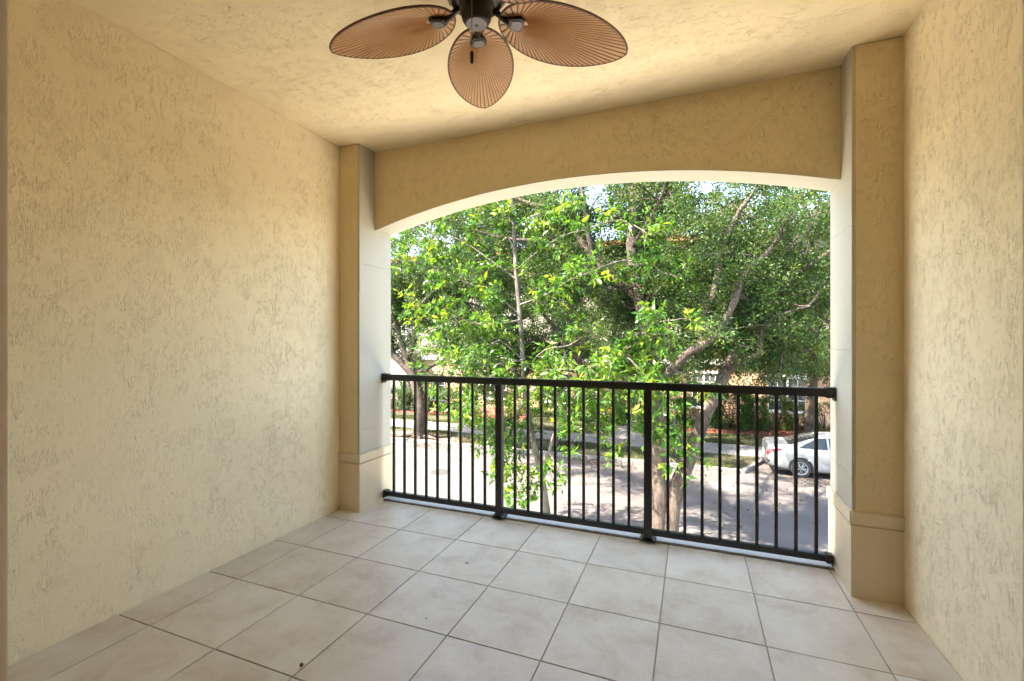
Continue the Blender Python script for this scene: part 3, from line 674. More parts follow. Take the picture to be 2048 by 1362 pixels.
LN = oak.limb([at(1456, 470, 11.0), at(1410, 470, 13.0), at(1350, 470, 15.0), at(1290, 460, 16.6)], .06, .02, 8)
LO = oak.limb([at(1262, 490, 10.8), at(1280, 470, 12.6), at(1340, 440, 14.6), at(1400, 420, 16.4)], .06, .02, 8)
LM = oak.limb([at(1476, 585, 9.6), at(1530, 640, 10.6), at(1570, 680, 11.4), at(1620, 700, 12.0)], .05, .018, 8)
for Lm, f0, bk in ((L1, .60, .9), (L2, .60, .9), (L3, .40, .35), (L4, .2, .7), (L5, .2, .6), (L6, .35, .5), (L7, .5, .8), (L9, .3, .8), (LA, .5, .4), (LB, .25, .3), (LC, .1, .2), (LF, .1, .3), (LG, .1, .2), (LH, .1, 0), (LI, .1, 0), (LJ, .1, 0), (LK, .2, .4), (LM, .25, .5), (LN, .2, .1), (LO, .2, .1)):
    oak.sprout(Lm, f0, 1.0, 0.30 if Lm in (LC, LH, LI, LJ, LN, LO) else 0.20, 1.25, .020, twigs=11, tl=(.35, .75), up=0.1, back=bk)
oak.leaves(46, .070, .0165, M['leaf_oak'], spread=.085)
oak.finish(M['bark'])
print('oak tips', len(oak.tips))

# ------------------------------------------------------------------ slender young tree with broad leaves
yb = at(1094, 1030, 10.1)
yt = Tree('young_tree', (yb.x + .1, 10.1, GZ + .1), 'slender young tree with pale trunk and broad bright green leaves left of centre')
T1 = yt.limb([Vector((yb.x + .1, 10.1, GZ)), at(1094, 1030, 10.1), at(1088, 985, 10.1), at(1078, 930, 10.1), at(1066, 880, 10.1), at(1052, 800, 10.1), at(1046, 720, 10.1), at(1040, 630, 10.1), at(1032, 540, 10.15), at(1028, 460, 10.2), at(1023, 380, 10.25), at(1015, 260, 10.3)], .095, .038, 10, jit=.03)
T2 = yt.limb([at(1086, 960, 10.1), at(1098, 905, 10.0), at(1112, 860, 9.9), at(1140, 815, 9.7), at(1160, 780, 9.5)], .05, .02, 7)
brs = [
 [(1040, 630), (990, 590), (920, 560), (860, 530), (800, 520)], [(1034, 560), (980, 520), (920, 480), (870, 470), (820, 490)], [(1030, 500), (1000, 450), (960, 420), (900, 400)],
 [(1046, 720), (1000, 680), (950, 660), (900, 640)], [(1044, 690), (1000, 640), (975, 600)], [(1052, 800), (1000, 780), (940, 770), (900, 800)], [(1060, 850), (1010, 850), (960, 860), (930, 850)],
 [(1066, 880), (1040, 900), (1020, 930)], [(1048, 740), (1090, 700), (1140, 690), (1180, 660)], [(1038, 610), (1090, 590), (1140, 560), (1190, 540)], [(1032, 540), (1080, 500), (1130, 470), (1170, 460)],
 [(1028, 460), (1070, 430), (1110, 420), (1150, 400)], [(1052, 800), (1100, 790), (1150, 780), (1200, 770)], [(1050, 770), (1100, 740), (1160, 740), (1220, 720)], [(1160, 780), (1220, 800), (1280, 830), (1320, 860)], [(1140, 815), (1200, 860), (1225, 890)],
 [(1180, 660), (1240, 700), (1300, 760), (1340, 800)], [(1190, 540), (1250, 520), (1310, 540), (1370, 560)], [(1170, 460), (1240, 440), (1300, 470)], [(1086, 960), (1060, 970), (1030, 985)], [(1098, 905), (1110, 930), (1095, 950)], [(1220, 720), (1290, 700), (1350, 740), (1400, 760)], [(1240, 700), (1300, 650), (1350, 640)], [(1028, 450), (990, 400), (940, 370)], [(920, 560), (870, 580), (830, 620)], [(1000, 780), (960, 800), (930, 830)],
 [(1046, 720), (980, 730), (920, 720), (870, 700)], [(1040, 640), (980, 650), (930, 640), (880, 610)], [(1060, 850), (1030, 870), (1000, 900), (985, 930)], [(1052, 800), (1030, 830), (1010, 850), (990, 870)], [(1150, 780), (1180, 820), (1200, 850)], [(1048, 740), (1010, 740), (970, 760), (940, 790)],
 [(1280, 830), (1310, 860), (1330, 890), (1340, 920)], [(1300, 760), (1330, 800), (1350, 850), (1360, 890)], [(1100, 790), (1130, 830), (1150, 880)], [(870, 470), (830, 450), (800, 470)], [(1160, 740), (1200, 770), (1240, 790)], [(1200, 770), (1240, 760), (1280, 780)], [(1000, 680), (960, 700), (930, 730)], [(1046, 760), (1080, 780), (1110, 800)], [(1220, 720), (1260, 740), (1290, 770)], [(900, 640), (860, 660), (830, 650)]]
for bi, uv in enumerate(brs):
    dY = random.uniform(-1.5, .5); kk = len(uv) - 1
    pts = [at(u, v, (10.1 if bi < 14 else 9.8) + dY*(k/kk)) for k, (u, v) in enumerate(uv)]
    dn = yt.limb(pts, .022, .007, 6, jit=.03)
    yt.sprout(dn, .15, 1.0, .13, .42, .007, twigs=4, tl=(.12, .32), up=.05, spread=.9)
T_ = np.array([[[*p] for p in tp] for tp in yt.tips]) - np.array(yt.o); nT = len(T_); per = 8
print('young tips', nT)
ti = np.repeat(np.arange(nT), per); f = rng.uniform(.8, 3.0, nT*per); i_ = np.minimum(2, f.astype(int)); fr = (f - i_)[:, None]
bs = T_[ti, i_]*(1 - fr) + T_[ti, i_+1]*fr + rng.normal(0, .015, (nT*per, 3))
ax = T_[ti, i_+1] - T_[ti, i_]; ax /= np.linalg.norm(ax, axis=1, keepdims=True); ax = ax*.6 + rng.normal(0, .65, ax.shape); ax[:, 2] -= .35
tone = rng.normal(.45, .22, nT)[ti] + rng.normal(0, .10, nT*per)
ln = .07 + .13*rng.beta(1.6, 1.6, nT*per); wd = ln*rng.uniform(.16, .22, nT*per)
# the largest leaves as parts of their own, sharing a few leaf shapes; the others as one mass
NB = 300; big = np.argsort(-ln)[:NB]; rest = np.setdiff1d(np.arange(nT*per), big)
o = link_mesh('crown', leaf_mesh('crown', bs[rest], ax[rest], ln[rest], wd[rest], tone[rest]), M['leaf_young'], yt.root); o['kind'] = 'stuff'
shapes = []
for k in range(6):
    me = bpy.data.meshes.new('leaf'); w = .19; pr = [(0, 0), (.22, .8), (.5, 1.0), (.78, .62)]
    vv = []; 
    for (x, s) in pr: vv += [(x, -w*s, .05*s), (x, 0, -.05*math.sin(x*3)), (x, w*s, .05*s)]
    vv.append((1.0, 0, -.12)); ff = []
    for q in range(3):
        b = q*3; ff += [(b, b+3, b+4, b+1), (b+1, b+4, b+5, b+2)]
    ff += [(9, 12, 10), (10, 12, 11)]
    me.from_pydata(vv, [], ff); a = me.attributes.new('rnd', 'FLOAT', 'FACE'); a.data.foreach_set('value', [0.2 + .14*k]*len(ff)); me.update(); me.shade_smooth(); shapes.append(me)
for b in big:
    k = int(np.clip((tone[b] - .15)/.13, 0, 5)); o = link_mesh('leaf', shapes[k], M['leaf_young'], yt.root)
    q = Vector(ax[b]).to_track_quat('X', 'Z'); o.rotation_mode = 'QUATERNION'; o.rotation_quaternion = q
    o.location = bs[b]; o.scale = (ln[b],)*3
yt.finish(M['bark_pale'])

# ------------------------------------------------------------------ trees across the street
def street_tree(name, label, basep, limbs, mat, bark, r, step, length, twigs, per, ll, tl=(.4, .9), spread=.11, droop=0.0, f0=.35, group='street trees across the road'):
    t = Tree(name, basep, label, group=group); dens = []
    for pts, ra, rb_ in limbs: dens.append((t.limb(pts, ra, rb_, 9), ra))
    for k, (dn, ra) in enumerate(dens):
        if k == 0 and len(dens) > 3: continue
        t.sprout(dn, f0, 1.0, step, length, r, twigs=twigs, tl=tl, up=.05, droop=droop)
    t.leaves(per, ll, ll*.26, mat, spread=spread); t.finish(bark); print(name, len(t.tips)); return t
lb = ground_at(838, 880); lb.z = GZ + .1; Yl = lb.y
t0 = at(826, 755, Yl)
limbsL = [([lb + Vector((0, 0, -.1)), lb + Vector((.02, 0, .6)), at(842, 810, Yl), at(832, 770, Yl), at(822, 735, Yl)], .32, .22),
 ([at(826, 750, Yl), at(800, 722, Yl), at(784, 700, Yl), at(775, 640, Yl), at(760, 560, Yl+.5), at(740, 480, Yl+1)], .19, .08),
 ([at(820, 735, Yl), at(808, 700, Yl), at(794, 650, Yl), at(796, 620, Yl), at(805, 590, Yl), at(800, 520, Yl), at(815, 440, Yl), at(830, 380, Yl)], .15, .06),
 ([at(815, 715, Yl), at(826, 690, Yl), at(832, 660, Yl), at(845, 620, Yl-.4), at(870, 570, Yl-.8), at(900, 510, Yl-1.2), at(930, 440, Yl-1.6)], .14, .05),
 ([at(838, 745, Yl), at(870, 728, Yl-.4), at(905, 712, Yl-.9), at(950, 690, Yl-1.4), at(1010, 650, Yl-2)], .11, .04),
 ([at(800, 650, Yl), at(850, 590, Yl+1), at(910, 540, Yl+1.6), at(980, 500, Yl+2.2)], .1, .04),
 ([at(870, 570, Yl-.8), at(930, 560, Yl-.6), at(1000, 570, Yl-.3), at(1060, 590, Yl)], .08, .03),
 ([at(832, 660, Yl), at(870, 650, Yl+.6), at(910, 660, Yl+1.2), at(960, 670, Yl+1.6)], .07, .03), ([at(845, 620, Yl-.4), at(890, 620, Yl+.4), at(940, 610, Yl+1)], .07, .03)]
# surface roots
rt = street_tree('street_tree', 'forked pinkish grey street tree standing in bare soil at the left across the road', (lb.x, lb.y, GZ + .1), limbsL, M['leaf_far'], M['bark'], .03, .24, 1.9, 12, 44, 0.10)
mbr = MB()
for a, L_ in ((-2.7, 1.6), (-1.9, .9), (-.35, 1.7), (.5, 1.2), (-1.2, .8), (3.3, 1.2)):
    pts = [Vector((math.cos(a)*L_*k/5 + random.gauss(0, .04), math.sin(a)*L_*k/5*.6 + random.gauss(0, .04), .16 - .15*k/5)) for k in range(6)]
    mbr.tube(pts, [.13, .10, .075, .055, .04, .02], 7)
mbr.build('roots', M['bark'], rt.root, smooth=True, fix=False)

Yc = 19.1; cb = Vector((at(1108, 890, Yc).x, Yc, GZ + .1))
limbsC = [([cb + Vector((0, 0, -.1)), at(1118, 865, Yc), at(1136, 838, Yc), at(1156, 790, Yc), at(1160, 740, Yc), at(1152, 690, Yc)], .17, .14),
 ([at(1156, 720, Yc), at(1120, 670, Yc-.4), at(1080, 620, Yc-.8), at(1030, 570, Yc-1), at(970, 520, Yc-1), at(910, 480, Yc-1)], .11, .04),
 ([at(1152, 690, Yc), at(1140, 610, Yc), at(1120, 530, Yc), at(1100, 450, Yc), at(1090, 370, Yc)], .12, .04),
 ([at(1154, 700, Yc), at(1200, 650, Yc+.4), at(1250, 590, Yc+.8), at(1290, 520, Yc+1), at(1320, 440, Yc+1)], .11, .04),
 ([at(1156, 735, Yc), at(1090, 720, Yc+.5), at(1020, 700, Yc+1), at(950, 690, Yc+1.2)], .09, .03),
 ([at(1156, 740, Yc), at(1210, 720, Yc-.5), at(1270, 690, Yc-1), at(1330, 670, Yc-1.2)], .09, .03),
 ([at(1080, 620, Yc-.8), at(1030, 640, Yc-1), at(980, 620, Yc-1), at(920, 600, Yc-1)], .07, .03),
 ([at(1120, 530, Yc), at(1050, 470, Yc), at(980, 420, Yc), at(910, 400, Yc)], .07, .03),
 ([at(1250, 590, Yc+.8), at(1310, 580, Yc+.6), at(1380, 550, Yc+.4), at(1440, 480, Yc)], .07, .03)]
limbsC.append(([at(1160, 745, Yc), at(1100, 735, Yc-.6), at(1030, 725, Yc-1), at(960, 720, Yc-1.2)], .06, .02)); limbsC.append(([at(1158, 745, Yc), at(1230, 735, Yc+.4), at(1300, 720, Yc+.8), at(1370, 700, Yc+1.0)], .06, .02))
street_tree('street_tree', 'thin leaning street tree on the far verge seen behind the slender young tree', tuple(cb), limbsC, M['leaf_far'], M['bark'], .028, .24, 1.7, 12, 42, .10)

mbp = ground_at(1281, 862); mbp = Vector((mbp.x, 24.2, GZ + .1)); Ym = 24.2
mx0 = at(1281, 830, Ym).x; mbp.x = mx0
limbsM = [([mbp + Vector((0, 0, -.1)), at(1281, 800, Ym), at(1279, 740, Ym), at(1274, 690, Ym)], .24, .19),
 ([at(1274, 700, Ym), at(1250, 640, Ym), at(1215, 590, Ym), at(1170, 520, Ym), at(1120, 450, Ym)], .15, .05),
 ([at(1274, 690, Ym), at(1290, 620, Ym), at(1310, 540, Ym), at(1320, 450, Ym), at(1330, 380, Ym)], .15, .05),
 ([at(1276, 690, Ym), at(1320, 640, Ym+.5), at(1380, 590, Ym+1), at(1440, 520, Ym+1), at(1500, 450, Ym+1)], .14, .05),
 ([at(1270, 660, Ym), at(1200, 640, Ym+1), at(1120, 630, Ym+1.5), at(1040, 610, Ym+1.5)], .12, .04),
 ([at(1250, 640, Ym), at(1180, 570, Ym+1), at(1080, 500, Ym+1), at(1000, 460, Ym+1), at(930, 440, Ym+1)], .12, .04),
 ([at(1300, 600, Ym), at(1380, 650, Ym+.6), at(1460, 640, Ym+.6)], .1, .04),
 ([at(1276, 700, Ym), at(1330, 690, Ym-.4), at(1390, 690, Ym-.8), at(1440, 680, Ym-1)], .08, .03), ([at(1274, 700, Ym), at(1220, 690, Ym-.6), at(1150, 690, Ym-1), at(1080, 690, Ym-1.4)], .08, .03)]
street_tree('street_tree', 'tree with hanging leaves standing in front of the entrance behind the oak stems', tuple(mbp), limbsM, M['leaf_far'], M['bark'], .03, .30, 2.2, 12, 44, .125)

rbp = ground_at(1620, 866); Yr = 25.6; rbp = Vector((at(1620, 850, Yr).x, Yr, GZ + .1))
limbsR = [([rbp + Vector((0, 0, -.1)), at(1622, 800, Yr), at(1626, 750, Yr), at(1628, 690, Yr)], .26, .2),
 ([at(1628, 700, Yr), at(1600, 640, Yr-1), at(1570, 580, Yr-2), at(1540, 500, Yr-2.4), at(1500, 430, Yr-3)], .16, .05),
 ([at(1628, 690, Yr), at(1640, 620, Yr-1), at(1630, 540, Yr-1.5), at(1620, 450, Yr-2), at(1600, 380, Yr-2)], .16, .05),
 ([at(1628, 710, Yr), at(1680, 640, Yr-.5), at(1740, 580, Yr-1), at(1800, 500, Yr-1.5)], .15, .05),
 ([at(1615, 660, Yr-.6), at(1560, 660, Yr-2), at(1500, 640, Yr-3), at(1440, 610, Yr-3)], .11, .04),
 ([at(1630, 660, Yr), at(1600, 700, Yr-2), at(1570, 705, Yr-2.6)], .09, .03),
 ([at(1640, 640, Yr), at(1660, 690, Yr-2), at(1690, 720, Yr-2.8)], .09, .03)]
street_tree('street_tree', 'olive leaved tree behind the parked car with foliage hanging low at the right', tuple(rbp), limbsR, M['leaf_olive'], M['bark'], .03, .22, 2.0, 12, 44, .11, droop=.06)

# ------------------------------------------------------------------ the building across the street
YH = 28.6
bld = empty('apartment_building', (-4, YH, GZ))
def hb(nm, x0, x1, y0, y1, z0, z1, mat, par=bld, bev=0.0):
    c = bld.location; return box(nm, (x0 - c.x, x1 - c.x, y0 - c.y, y1 - c.y, z0 - c.z, z1 - c.z), mat, par, bevel=bev)
hb('wall', -1.35, 22, YH, YH + 9, GZ, 0.02, M['peach']); hb('wall', -4.6, -1.352, YH + 1.9, YH + 9, GZ, 0.02, M['ochre']); hb('wall', -30, -4.602, YH + .25, YH + 9, GZ, 0.02, M['peach'])
hb('upper_wall', -30, 22, YH + .35, YH + 9, 0.34, 7.2, M['cream_ext'])
hb('string_course', -1.5, 22, YH - .16, YH + 9, 0.022, 0.338, M['white_ext'], bev=.02); hb('string_course', -30, -1.502, YH + .09, YH + 9, 0.022, 0.338, M['white_ext'], bev=.02)
hb('roof', -30.5, 22.5, YH - .5, YH + 9.5, 7.202, 7.5, M['terracotta'])
def window(x0, x1, z0, z1, yf, nx=4, nz=3, head=0.0):
    c = bld.location
    w = MB(); t = .07
    def q(m_, a, b_, y0, y1, c0, c1): m_.box(a - c.x, b_ - c.x, y0 - c.y, y1 - c.y, c0 - c.z, c1 - c.z)
    q(w, x0, x0 + t, yf - .05, yf - .002, z0, z1); q(w, x1 - t, x1, yf - .05, yf - .002, z0, z1); q(w, x0 + t, x1 - t, yf - .05, yf - .002, z1 - t, z1); q(w, x0 + t, x1 - t, yf - .05, yf - .002, z0, z0 + t)
    xm = (x0 + x1)/2; q(w, xm - .045, xm + .045, yf - .052, yf - .003, z0 + t, z1 - t)
    fr_ = w.build('window_frame', M['white_ext'], bld, bevel=.008)
    g = MB(); q(g, x0 + t, x1 - t, yf - .02, yf - .001, z0 + t, z1 - t); g.build('pane', M['win_glass'], fr_)
    b = MB()
    for k in range(1, nx):
        if k*2 == nx: continue
        xx = x0 + (x1 - x0)*k/nx; q(b, xx - .014, xx + .014, yf - .032, yf - .0205, z0 + t, z1 - t)
    for k in range(1, nz):
        zz = z0 + (z1 - z0)*k/nz; q(b, x0 + t, x1 - t, yf - .034, yf - .0207, zz - .014, zz + .014)
    b.build('glazing_bars', M['white_ext'], fr_)
    s = MB(); q(s, x0 - .08, x1 + .08, yf - .12, yf - .003, z0 - .09, z0 - .002); s.build('window_sill', M['white_ext'], fr_, bevel=.01)
    if head: s = MB(); q(s, x0 - .1, x1 + .1, yf - .09, yf - .003, z1 + .002, z1 + head); s.build('lintel', M['white_ext'], fr_, bevel=.01)
window(3.84, 5.77, -2.47, -.62, YH, 4, 3, .16); window(-.05, 1.25, -2.45, -.5, YH, 4, 4, .18); window(8.2, 10.1, -2.47, -.62, YH, 4, 3, .16)
window(-17.7, -16.6, -2.9, -1.3, YH + .25, 2, 3, .14); window(-9.2, -7.6, -2.6, -.8, YH + .25, 4, 3, .14); window(-13.4, -11.8, -2.6, -.8, YH + .25, 4, 3, .14)
for x in (-24, -20, -16, -12, -8, -4, .5, 4.8, 9.2, 14): window(x - .75, x + .75, 1.3, 3.1, YH + .35, 4, 3, .14)
for x in (-18, -10, -2, 4.8, 9.2): window(x - .75, x + .75, 4.4, 6.1, YH + .35, 4, 3, .14)
# entrance: dark door in the recess, two pillars at the left portico
hb('door', -3.3, -2.2, YH + 1.82, YH + 1.898, GZ + .12, GZ + 2.25, M['door_wood']); hb('door_surround', -3.5, -3.302, YH + 1.80, YH + 1.899, GZ + .12, GZ + 2.4, M['white_ext']); hb('door_surround', -2.198, -2.0, YH + 1.80, YH + 1.899, GZ + .12, GZ + 2.4, M['white_ext'])
hb('pillar', -20.3, -18.7, YH - 1.2, YH + .248, GZ, 0.5, M['cream_ext'], bev=.03); hb('pillar_cap', -20.5, -18.5, YH - 1.4, YH + .08, 0.502, 0.75, M['white_ext'], bev=.03)
hb('pillar', -24.0, -22.4, YH - 1.2, YH + .248, GZ, 0.5, M['cream_ext'], bev=.03)
tag(bld, 'peach and cream apartment building with white string course beyond the trees', 'building')
# terracotta pots by the entrance
for (u, v, h) in ((1226, 838, .62), (1000, 800, .5), (992, 812, .45)):
    pz = at(u, v, 26.8); mb = MB(); mb.lathe([(.001, 0), (h*.34, 0), (h*.46, h*.7), (h*.52, h*.72), (h*.52, h*.92), (h*.44, h*.93), (h*.40, h*.8), (.001, h*.8)], 18)
    o = mb.build('flower_pot', M['terracotta'], smooth=True); o.location = (pz.x, 26.8, GZ + .112)
    tag(o, {1226: 'large terracotta pot on the lawn beside the entrance path', 1000: 'terracotta pot behind the slender tree, the farther to the right of two', 992: 'smaller terracotta pot behind the slender tree, the left one of two'}[u], 'pot', 'terracotta pots by the building')

# ------------------------------------------------------------------ hedges and shrubs
def shrub(name, label, x, y, w, d, h, mat, nleaf, ll, group=None, ww=.26, boxy=.35, cat='shrub'):
    root = empty(name, (x, y, GZ + .1)); tag(root, label, cat, group)
    u = rng.normal(size=(nleaf, 3)); u /= np.linalg.norm(u, axis=1, keepdims=True)
    u = np.sign(u)*np.abs(u)**(1 - boxy); rad = rng.uniform(.55, 1.02, nleaf)**.6
    lump = 1 + .14*np.sin(u[:, 0]*7 + x) * np.cos(u[:, 1]*6 + y) + .10*np.sin(u[:, 2]*9 + u[:, 0]*5)
    p = u*(rad*lump)[:, None]*np.array([w/2, d/2, h/2]) + np.array([0, 0, h*.52]); p[:, 2] = np.maximum(p[:, 2], .03)
    ax = u + rng.normal(0, .7, (nleaf, 3)); ax[:, 2] += .3
    o = link_mesh('foliage', leaf_mesh('foliage', p, ax, rng.uniform(.7, 1.3, nleaf)*ll, rng.uniform(.8, 1.2, nleaf)*ll*ww, rng.normal(.42, .22, nleaf)), mat, root); o['kind'] = 'stuff'
    m = MB()
    for k in range(7):
        a = random.uniform(0, 6.28); tip = Vector((math.cos(a)*w*.32, math.sin(a)*d*.32, h*random.uniform(.6, .85))); m.tube([(0, 0, -.05), tip*.5 + Vector((0, 0, .05)), tip], [.025, .018, .008], 5)
    m.build('stems', M['bark'], root, fix=False); return root
gx = lambda u, y: at(u, 800, y).x
shrub('shrub', 'bright green arching shrub in red mulch right of the leaning oak stem', gx(1462, 26.6), 26.6, 2.2, 1.8, 2.0, M['leaf_shrub'], 5200, .19, ww=.13)
shrub('shrub', 'low dark green shrub between the bright arching shrub and the clipped hedge', gx(1510, 26.4), 26.4, 1.3, 1.2, 1.25, M['leaf_shrub'], 2600, .10)
shrub('shrub', 'clipped leafy shrub under the right window behind the car boot', gx(1552, 26.8), 26.8, 1.5, 1.3, 1.75, M['leaf_olive'], 4200, .08, boxy=.55)
shrub('shrub', 'low olive shrub beneath the right window behind the car roof', gx(1595, 27.2), 27.2, 1.6, 1.2, 1.25, M['leaf_olive'], 3200, .08, boxy=.5)
shrub('shrub', 'olive shrub at the right edge of the opening behind the car', gx(1650, 26.6), 26.6, 1.8, 1.4, 1.5, M['leaf_olive'], 3600, .08, boxy=.4)
shrub('shrub', 'dark bushy shrub behind the fork of the near oak', gx(1395, 26.6), 26.6, 2.4, 1.8, 1.5, M['leaf_shrub'], 4200, .11)
shrub('shrub', 'dark green shrub beside the entrance path left of the post', gx(1215, 25.6), 25.6, 2.6, 1.6, 1.0, M['leaf_shrub'], 4200, .12)
hx = [(-20.6, 25.9), (-18.9, 26.0), (-17.2, 25.8), (-15.5, 26.0), (-13.8, 25.9)]
hl = ['grey green hedge shrub at the far left beside the left pilaster', 'grey green hedge shrub just left of the forked tree trunk', 'grey green hedge shrub just right of the forked tree trunk', 'grey green hedge shrub under the small dark window', 'grey green hedge shrub at the right end of the left hedge']
for (x, y), lab in zip(hx, hl): shrub('hedge_shrub', lab, x, y, 2.2, 1.5, 1.35, M['leaf_grey'], 3400, .13, 'grey green hedge on the left', boxy=.5, cat='shrub')
shrub('shrub', 'tall dark shrub against the pillar behind the left hedge', -18.2, 27.2, 2.2, 1.2, 2.2, M['leaf_shrub'], 3200, .12)
shrub('shrub', 'yellow green shrub seen through the slender tree by the orange wall', -9.6, 26.6, 2.6, 1.6, 1.5, M['leaf_young'], 3800, .12)
shrub('shrub', 'leafy green shrub right of the yellow green one behind the slender tree', -6.6, 26.4, 2.4, 1.6, 1.4, M['leaf_shrub'], 3600, .12)

# grass and mulch chips (uncountable)
def scatter(name, label, cat, polys, count, ll, ww, mat, z, up=1.0, mean=.45):
    P_ = []
    for (x0, x1, y0, y1, f) in polys:
        k = int(count*f); pt = np.stack([rng.uniform(x0, x1, k*3), rng.uniform(y0, y1, k*3)], 1)
        dn = np.sin(pt[:, 0]*1.3 + pt[:, 1]*.7)*np.cos(pt[:, 1]*2.1 - pt[:, 0]*.5) + rng.normal(0, .5, len(pt)); P_.append(pt[np.argsort(-dn)[:k*2]][:k])
    p = np.concatenate(P_); nn = len(p); b = np.column_stack([p, np.full(nn, z)]); ax = rng.normal(0, .6, (nn, 3)); ax[:, 2] = np.abs(ax[:, 2])*.5 + up
    o = link_mesh(name, leaf_mesh(name, b, ax, rng.uniform(.6, 1.4, nn)*ll, rng.uniform(.7, 1.3, nn)*ww, rng.normal(mean, .25, nn)), mat); tag(o, label, cat, kind='stuff'); return o
scatter('grass', 'patchy olive green grass on the far verge and lawn', 'grass', [(-24, 1.4, 18.15, 20.25, .36), (-24, -3.7, 22.35, 24.6, .3), (-1.6, 14, 22.35, 24.7, .22), (-9, -4.6, 24.6, 28, .12)], 60000, .085, .008, M['leaf_grass'], GZ + .098, 1.0)
scatter('mulch_chips', 'reddish brown wood chips in the planting beds', 'mulch', [(-.6, 15, 24.75, 26.4, .6), (-26, -9, 24.6, 25.6, .4)], 22000, .07, .016, M['leaf_mulch'], GZ + .125, .05)
scatter('leaf_litter', 'dry brown fallen leaves scattered on the street and pavement', 'leaves', [(-12, 10, 16.6, 17.85, .45), (-14, 6, 20.4, 22.2, .2), (-6, 9, 11, 17, .15), (-14, -8, 18.1, 19.5, .2)], 2600, .07, .02, M['leaf_dry'], GZ + .118, .05)

# ------------------------------------------------------------------ parked car (rear end to the left)
car = empty('parked_car', (3.47 - 1.04, 18.95, GZ)); car.scale = (.97, .97, .97)
ST = [ # x, half width, z bottom, z belt, roof half width, z top
 (0.00, .60, .42, .78, .50, .90), (0.05, .72, .34, .86, .60, 1.03), (0.18, .81, .27, .93, .66, 1.085), (.45, .87, .22, .97, .68, 1.10), (.80, .90, .20, .99, .67, 1.13),
 (1.20, .905, .19, .985, .63, 1.29), (1.60, .905, .19, .97, .60, 1.405), (2.10, .905, .19, .955, .585, 1.455), (2.60, .905, .19, .94, .585, 1.45), (3.05, .90, .19, .925, .60, 1.36),
 (3.45, .895, .20, .91, .66, 1.16), (3.75, .885, .20, .89, .70, 1.0), (4.2, .85, .22, .83, .66, .90), (4.5, .76, .26, .75, .58, .80), (4.66, .58, .36, .62, .44, .66)]
def interp(x):
    for i in range(len(ST) - 1):
        if ST[i][0] <= x <= ST[i+1][0]:
            a, b = ST[i], ST[i+1]; pa = ST[max(i-1, 0)]; pd = ST[min(i+2, len(ST)-1)]
            h = b[0] - a[0]; t = (x - a[0])/h; res = []
            for k in range(1, 6):
                m0 = (b[k] - pa[k])/max(1e-6, b[0] - pa[0])*h; m1 = (pd[k] - a[k])/max(1e-6, pd[0] - a[0])*h
                res.append((2*t**3 - 3*t*t + 1)*a[k] + (t**3 - 2*t*t + t)*m0 + (-2*t**3 + 3*t*t)*b[k] + (t**3 - t*t)*m1)
            return res
    return list(ST[-1][1:])
def section(x):
    w, zb, zt, wr, zr = interp(x); mid = zb + (zt - zb)*.52
    return [(0, zb), (w*.80, zb), (w*.95, zb + .07), (w*.985, zb + (mid - zb)*.5), (w, mid), (w*.985, zt - .10), (w*.955, zt - .02), (w*.93, zt + .012), (wr + (w*.9 - wr)*.45, zt + (zr - zt)*.52), (wr*1.02, zt + (zr - zt)*.90), (wr*.82, zr - .012), (wr*.45, zr), (0, zr + .004)]
def surf(x, t, s=-1):
    S = section(x); k = t*(len(S) - 1); i = min(len(S) - 2, int(k)); f = k - i
    return Vector((x, s*(S[i][0]*(1-f) + S[i+1][0]*f), S[i][1]*(1-f) + S[i+1][1]*f))
NS = 13
def patch(mb, x0, x1, t0, t1, s, nx=10, nt=4, off=.006, shape=None):
    g = [[None]*(nt + 1) for _ in range(nx + 1)]
    for i in range(nx + 1):
        for j in range(nt + 1):
            fx, ft = i/nx, j/nt
            if shape: fx, ft = shape(fx, ft)
            x = x0 + (x1 - x0)*fx; t = t0 + (t1 - t0)*ft
            p = surf(x, t, s); a = surf(min(x + .01, 4.65), t, s) - surf(max(x - .01, .0), t, s); b = surf(x, min(1, t + .005), s) - surf(x, max(0, t - .005), s)
            nrm = a.cross(b); nrm = nrm.normalized() if nrm.length > 1e-9 else Vector((0, s, 0))
            if nrm.dot(Vector((0, s*.5, .3))) < 0 and abs(p.y) > .05: nrm = -nrm
            g[i][j] = p + nrm*off
    vs = [g[i][j] for i in range(nx + 1) for j in range(nt + 1)]; W = nt + 1
    mb.add(vs, [(i*W + j, (i+1)*W + j, (i+1)*W + j + 1, i*W + j + 1) for i in range(nx) for j in range(nt)])
WX = (1.04, 3.72); WR_ = .335
mb = MB(); xs = [ST[0][0] + (ST[-1][0])*i/90 for i in range(91)]; ts = [j/36 for j in range(37)]
ring = []
for x in xs: ring.append([surf(x, t, -1) for t in ts] + [surf(x, t, 1) for t in reversed(ts)][1:-1])
nr = len(ring[0]); vs = [p for r_ in ring for p in r_]; fs = []
for i in range(90):
    for j in range(nr):
        q = (i*nr + j, i*nr + (j+1) % nr, (i+1)*nr + (j+1) % nr, (i+1)*nr + j)
        c = sum((Vector(vs[k]) for k in q), Vector())/4
        if abs(c.y) > .5 and any((c.x - wx)**2 + (c.z - WR_)**2 < .365**2 for wx in WX): continue
        fs.append(q)
fs.append(tuple(range(nr))[::-1]); fs.append(tuple(90*nr + j for j in range(nr)))
mb.add(vs, fs); body = mb.build('body', M['car_paint'], car, smooth=True, sharp=50)
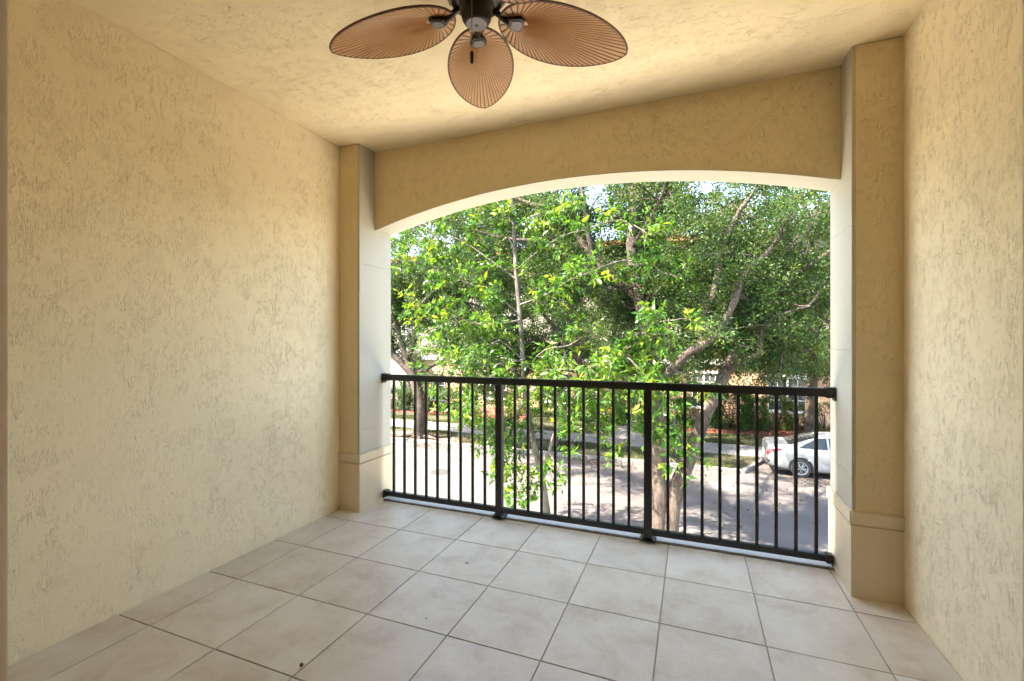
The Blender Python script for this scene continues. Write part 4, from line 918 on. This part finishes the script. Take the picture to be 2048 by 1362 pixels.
for s in (-1, 1):
    for nm, x0, x1, sh in (('side_window', .98, 1.86, lambda fx, ft: (fx + (1 - fx)*.62*ft**1.2*(1 - fx*.8), ft)), ('side_window', 1.92, 2.78, None), ('side_window', 2.82, 3.42, lambda fx, ft: (fx*(1 - .55*ft), ft))):
        m = MB(); patch(m, x0, x1, 7.18/12, 9.0/12, s, 10, 5, .006, sh); m.build(nm, M['car_glass'], car, smooth=True, fix=False)
    m = MB(); patch(m, .02, .46, 4.7/12, 6.5/12, s, 8, 3, .010, lambda fx, ft: (fx, .5 + (ft - .5)*(1 - .75*fx**1.5) + .12*fx)); m.build('tail_light', M['tail_red'], car, smooth=True, fix=False)
    m = MB(); patch(m, 1.90, 1.905, 2.0/12, 7/12, s, 1, 8, .003); patch(m, 2.80, 2.805, 2.0/12, 7/12, s, 1, 8, .003); m.build('door_gap', M['dark_plastic'], body, fix=False)
    m = MB(); patch(m, 2.0, 2.18, 5.55/12, 5.85/12, s, 4, 2, .02); m.build('door_handle', M['chrome'], body, smooth=True, fix=False)
    for wx in WX:
        y = s*.80
        m = MB(); prof = [(.20, -.10), (.30, -.105), (.325, -.085), (.33, -.04), (.33, .04), (.325, .085), (.30, .105), (.20, .10)]
        m.lathe(prof, 32, (wx, y, WR_ - .005), axis='y'); wh = m.build('wheel', M['rubber'], car, smooth=True)
        m = MB(); yy = y + s*.100
        m.lathe([(.205, yy - .004), (.228, yy + s*.006), (.228, yy + s*.009), (.208, yy + s*.008), (.195, yy)], 32, (wx, 0, WR_ - .005), axis='y', cap=False)
        for k in range(10):
            a = 2*math.pi*k/10 + (.12 if k % 2 else -.12); ca, sa = math.cos(a), math.sin(a)
            m.tube([(wx + ca*.03, yy + s*.012, WR_ - .005 + sa*.03), (wx + ca*.21, yy + s*.004, WR_ - .005 + sa*.21)], [.016, .013], 5)
        m.lathe([(.001, yy), (.045, yy), (.045, yy + s*.016), (.001, yy + s*.018)], 16, (wx, 0, WR_ - .005), axis='y')
        m.build('rim', M['alloy'], wh, smooth=True)
        m = MB(); m.lathe([(.001, y + s*.085), (.202, y + s*.085), (.202, y + s*.0955), (.001, y + s*.0955)], 24, (wx, 0, WR_ - .005), axis='y'); m.build('brake_disc', M['dark_plastic'], wh)
        m = MB(); vs = []; fs = []; nn = 30
        for k in range(nn + 1):
            a = -.25 + (math.pi + .5)*k/nn; ca, sa = math.cos(a), math.sin(a)
            for rr, yo in ((.385, .902), (.345, .904), (.345, .55)):
                vs.append((wx + ca*rr, s*min(yo, interp(min(max(wx + ca*rr, .02), 4.6))[0] + .003 if yo > .6 else yo), max(.16, WR_ + sa*rr)))
        for k in range(nn):
            for j in range(2): fs.append((k*3 + j, k*3 + j + 1, k*3 + j + 4, k*3 + j + 3))
        m.add(vs, fs); m.build('wheel_arch', M['dark_plastic'], car, smooth=True, fix=False)
m = MB(); patch(m, .70, 1.62, 9.35/12, 1.0, -1, 10, 6, .006); patch(m, .70, 1.62, 9.35/12, 1.0, 1, 10, 6, .006); m.build('rear_window', M['car_glass'], car, smooth=True, fix=False)
m = MB(); patch(m, 3.0, 3.72, 9.35/12, 1.0, -1, 10, 6, .006); patch(m, 3.0, 3.72, 9.35/12, 1.0, 1, 10, 6, .006); m.build('windscreen', M['car_glass'], car, smooth=True, fix=False)
m = MB(); m.box(.2, 4.4, -.72, .72, .17, .30); m.build('underbody', M['dark_plastic'], car)
m = MB(); patch(m, .0, .10, 2.6/12, 3.4/12, -1, 3, 2, .008); m.build('bumper_trim', M['dark_plastic'], car, fix=False)
m = MB(); m.box(-.004, .03, -.27, .27, .60, .73); m.build('number_plate', M['white_ext'], car)
tag(car, 'silver white sedan parked in the bay across the street at the right', 'car')
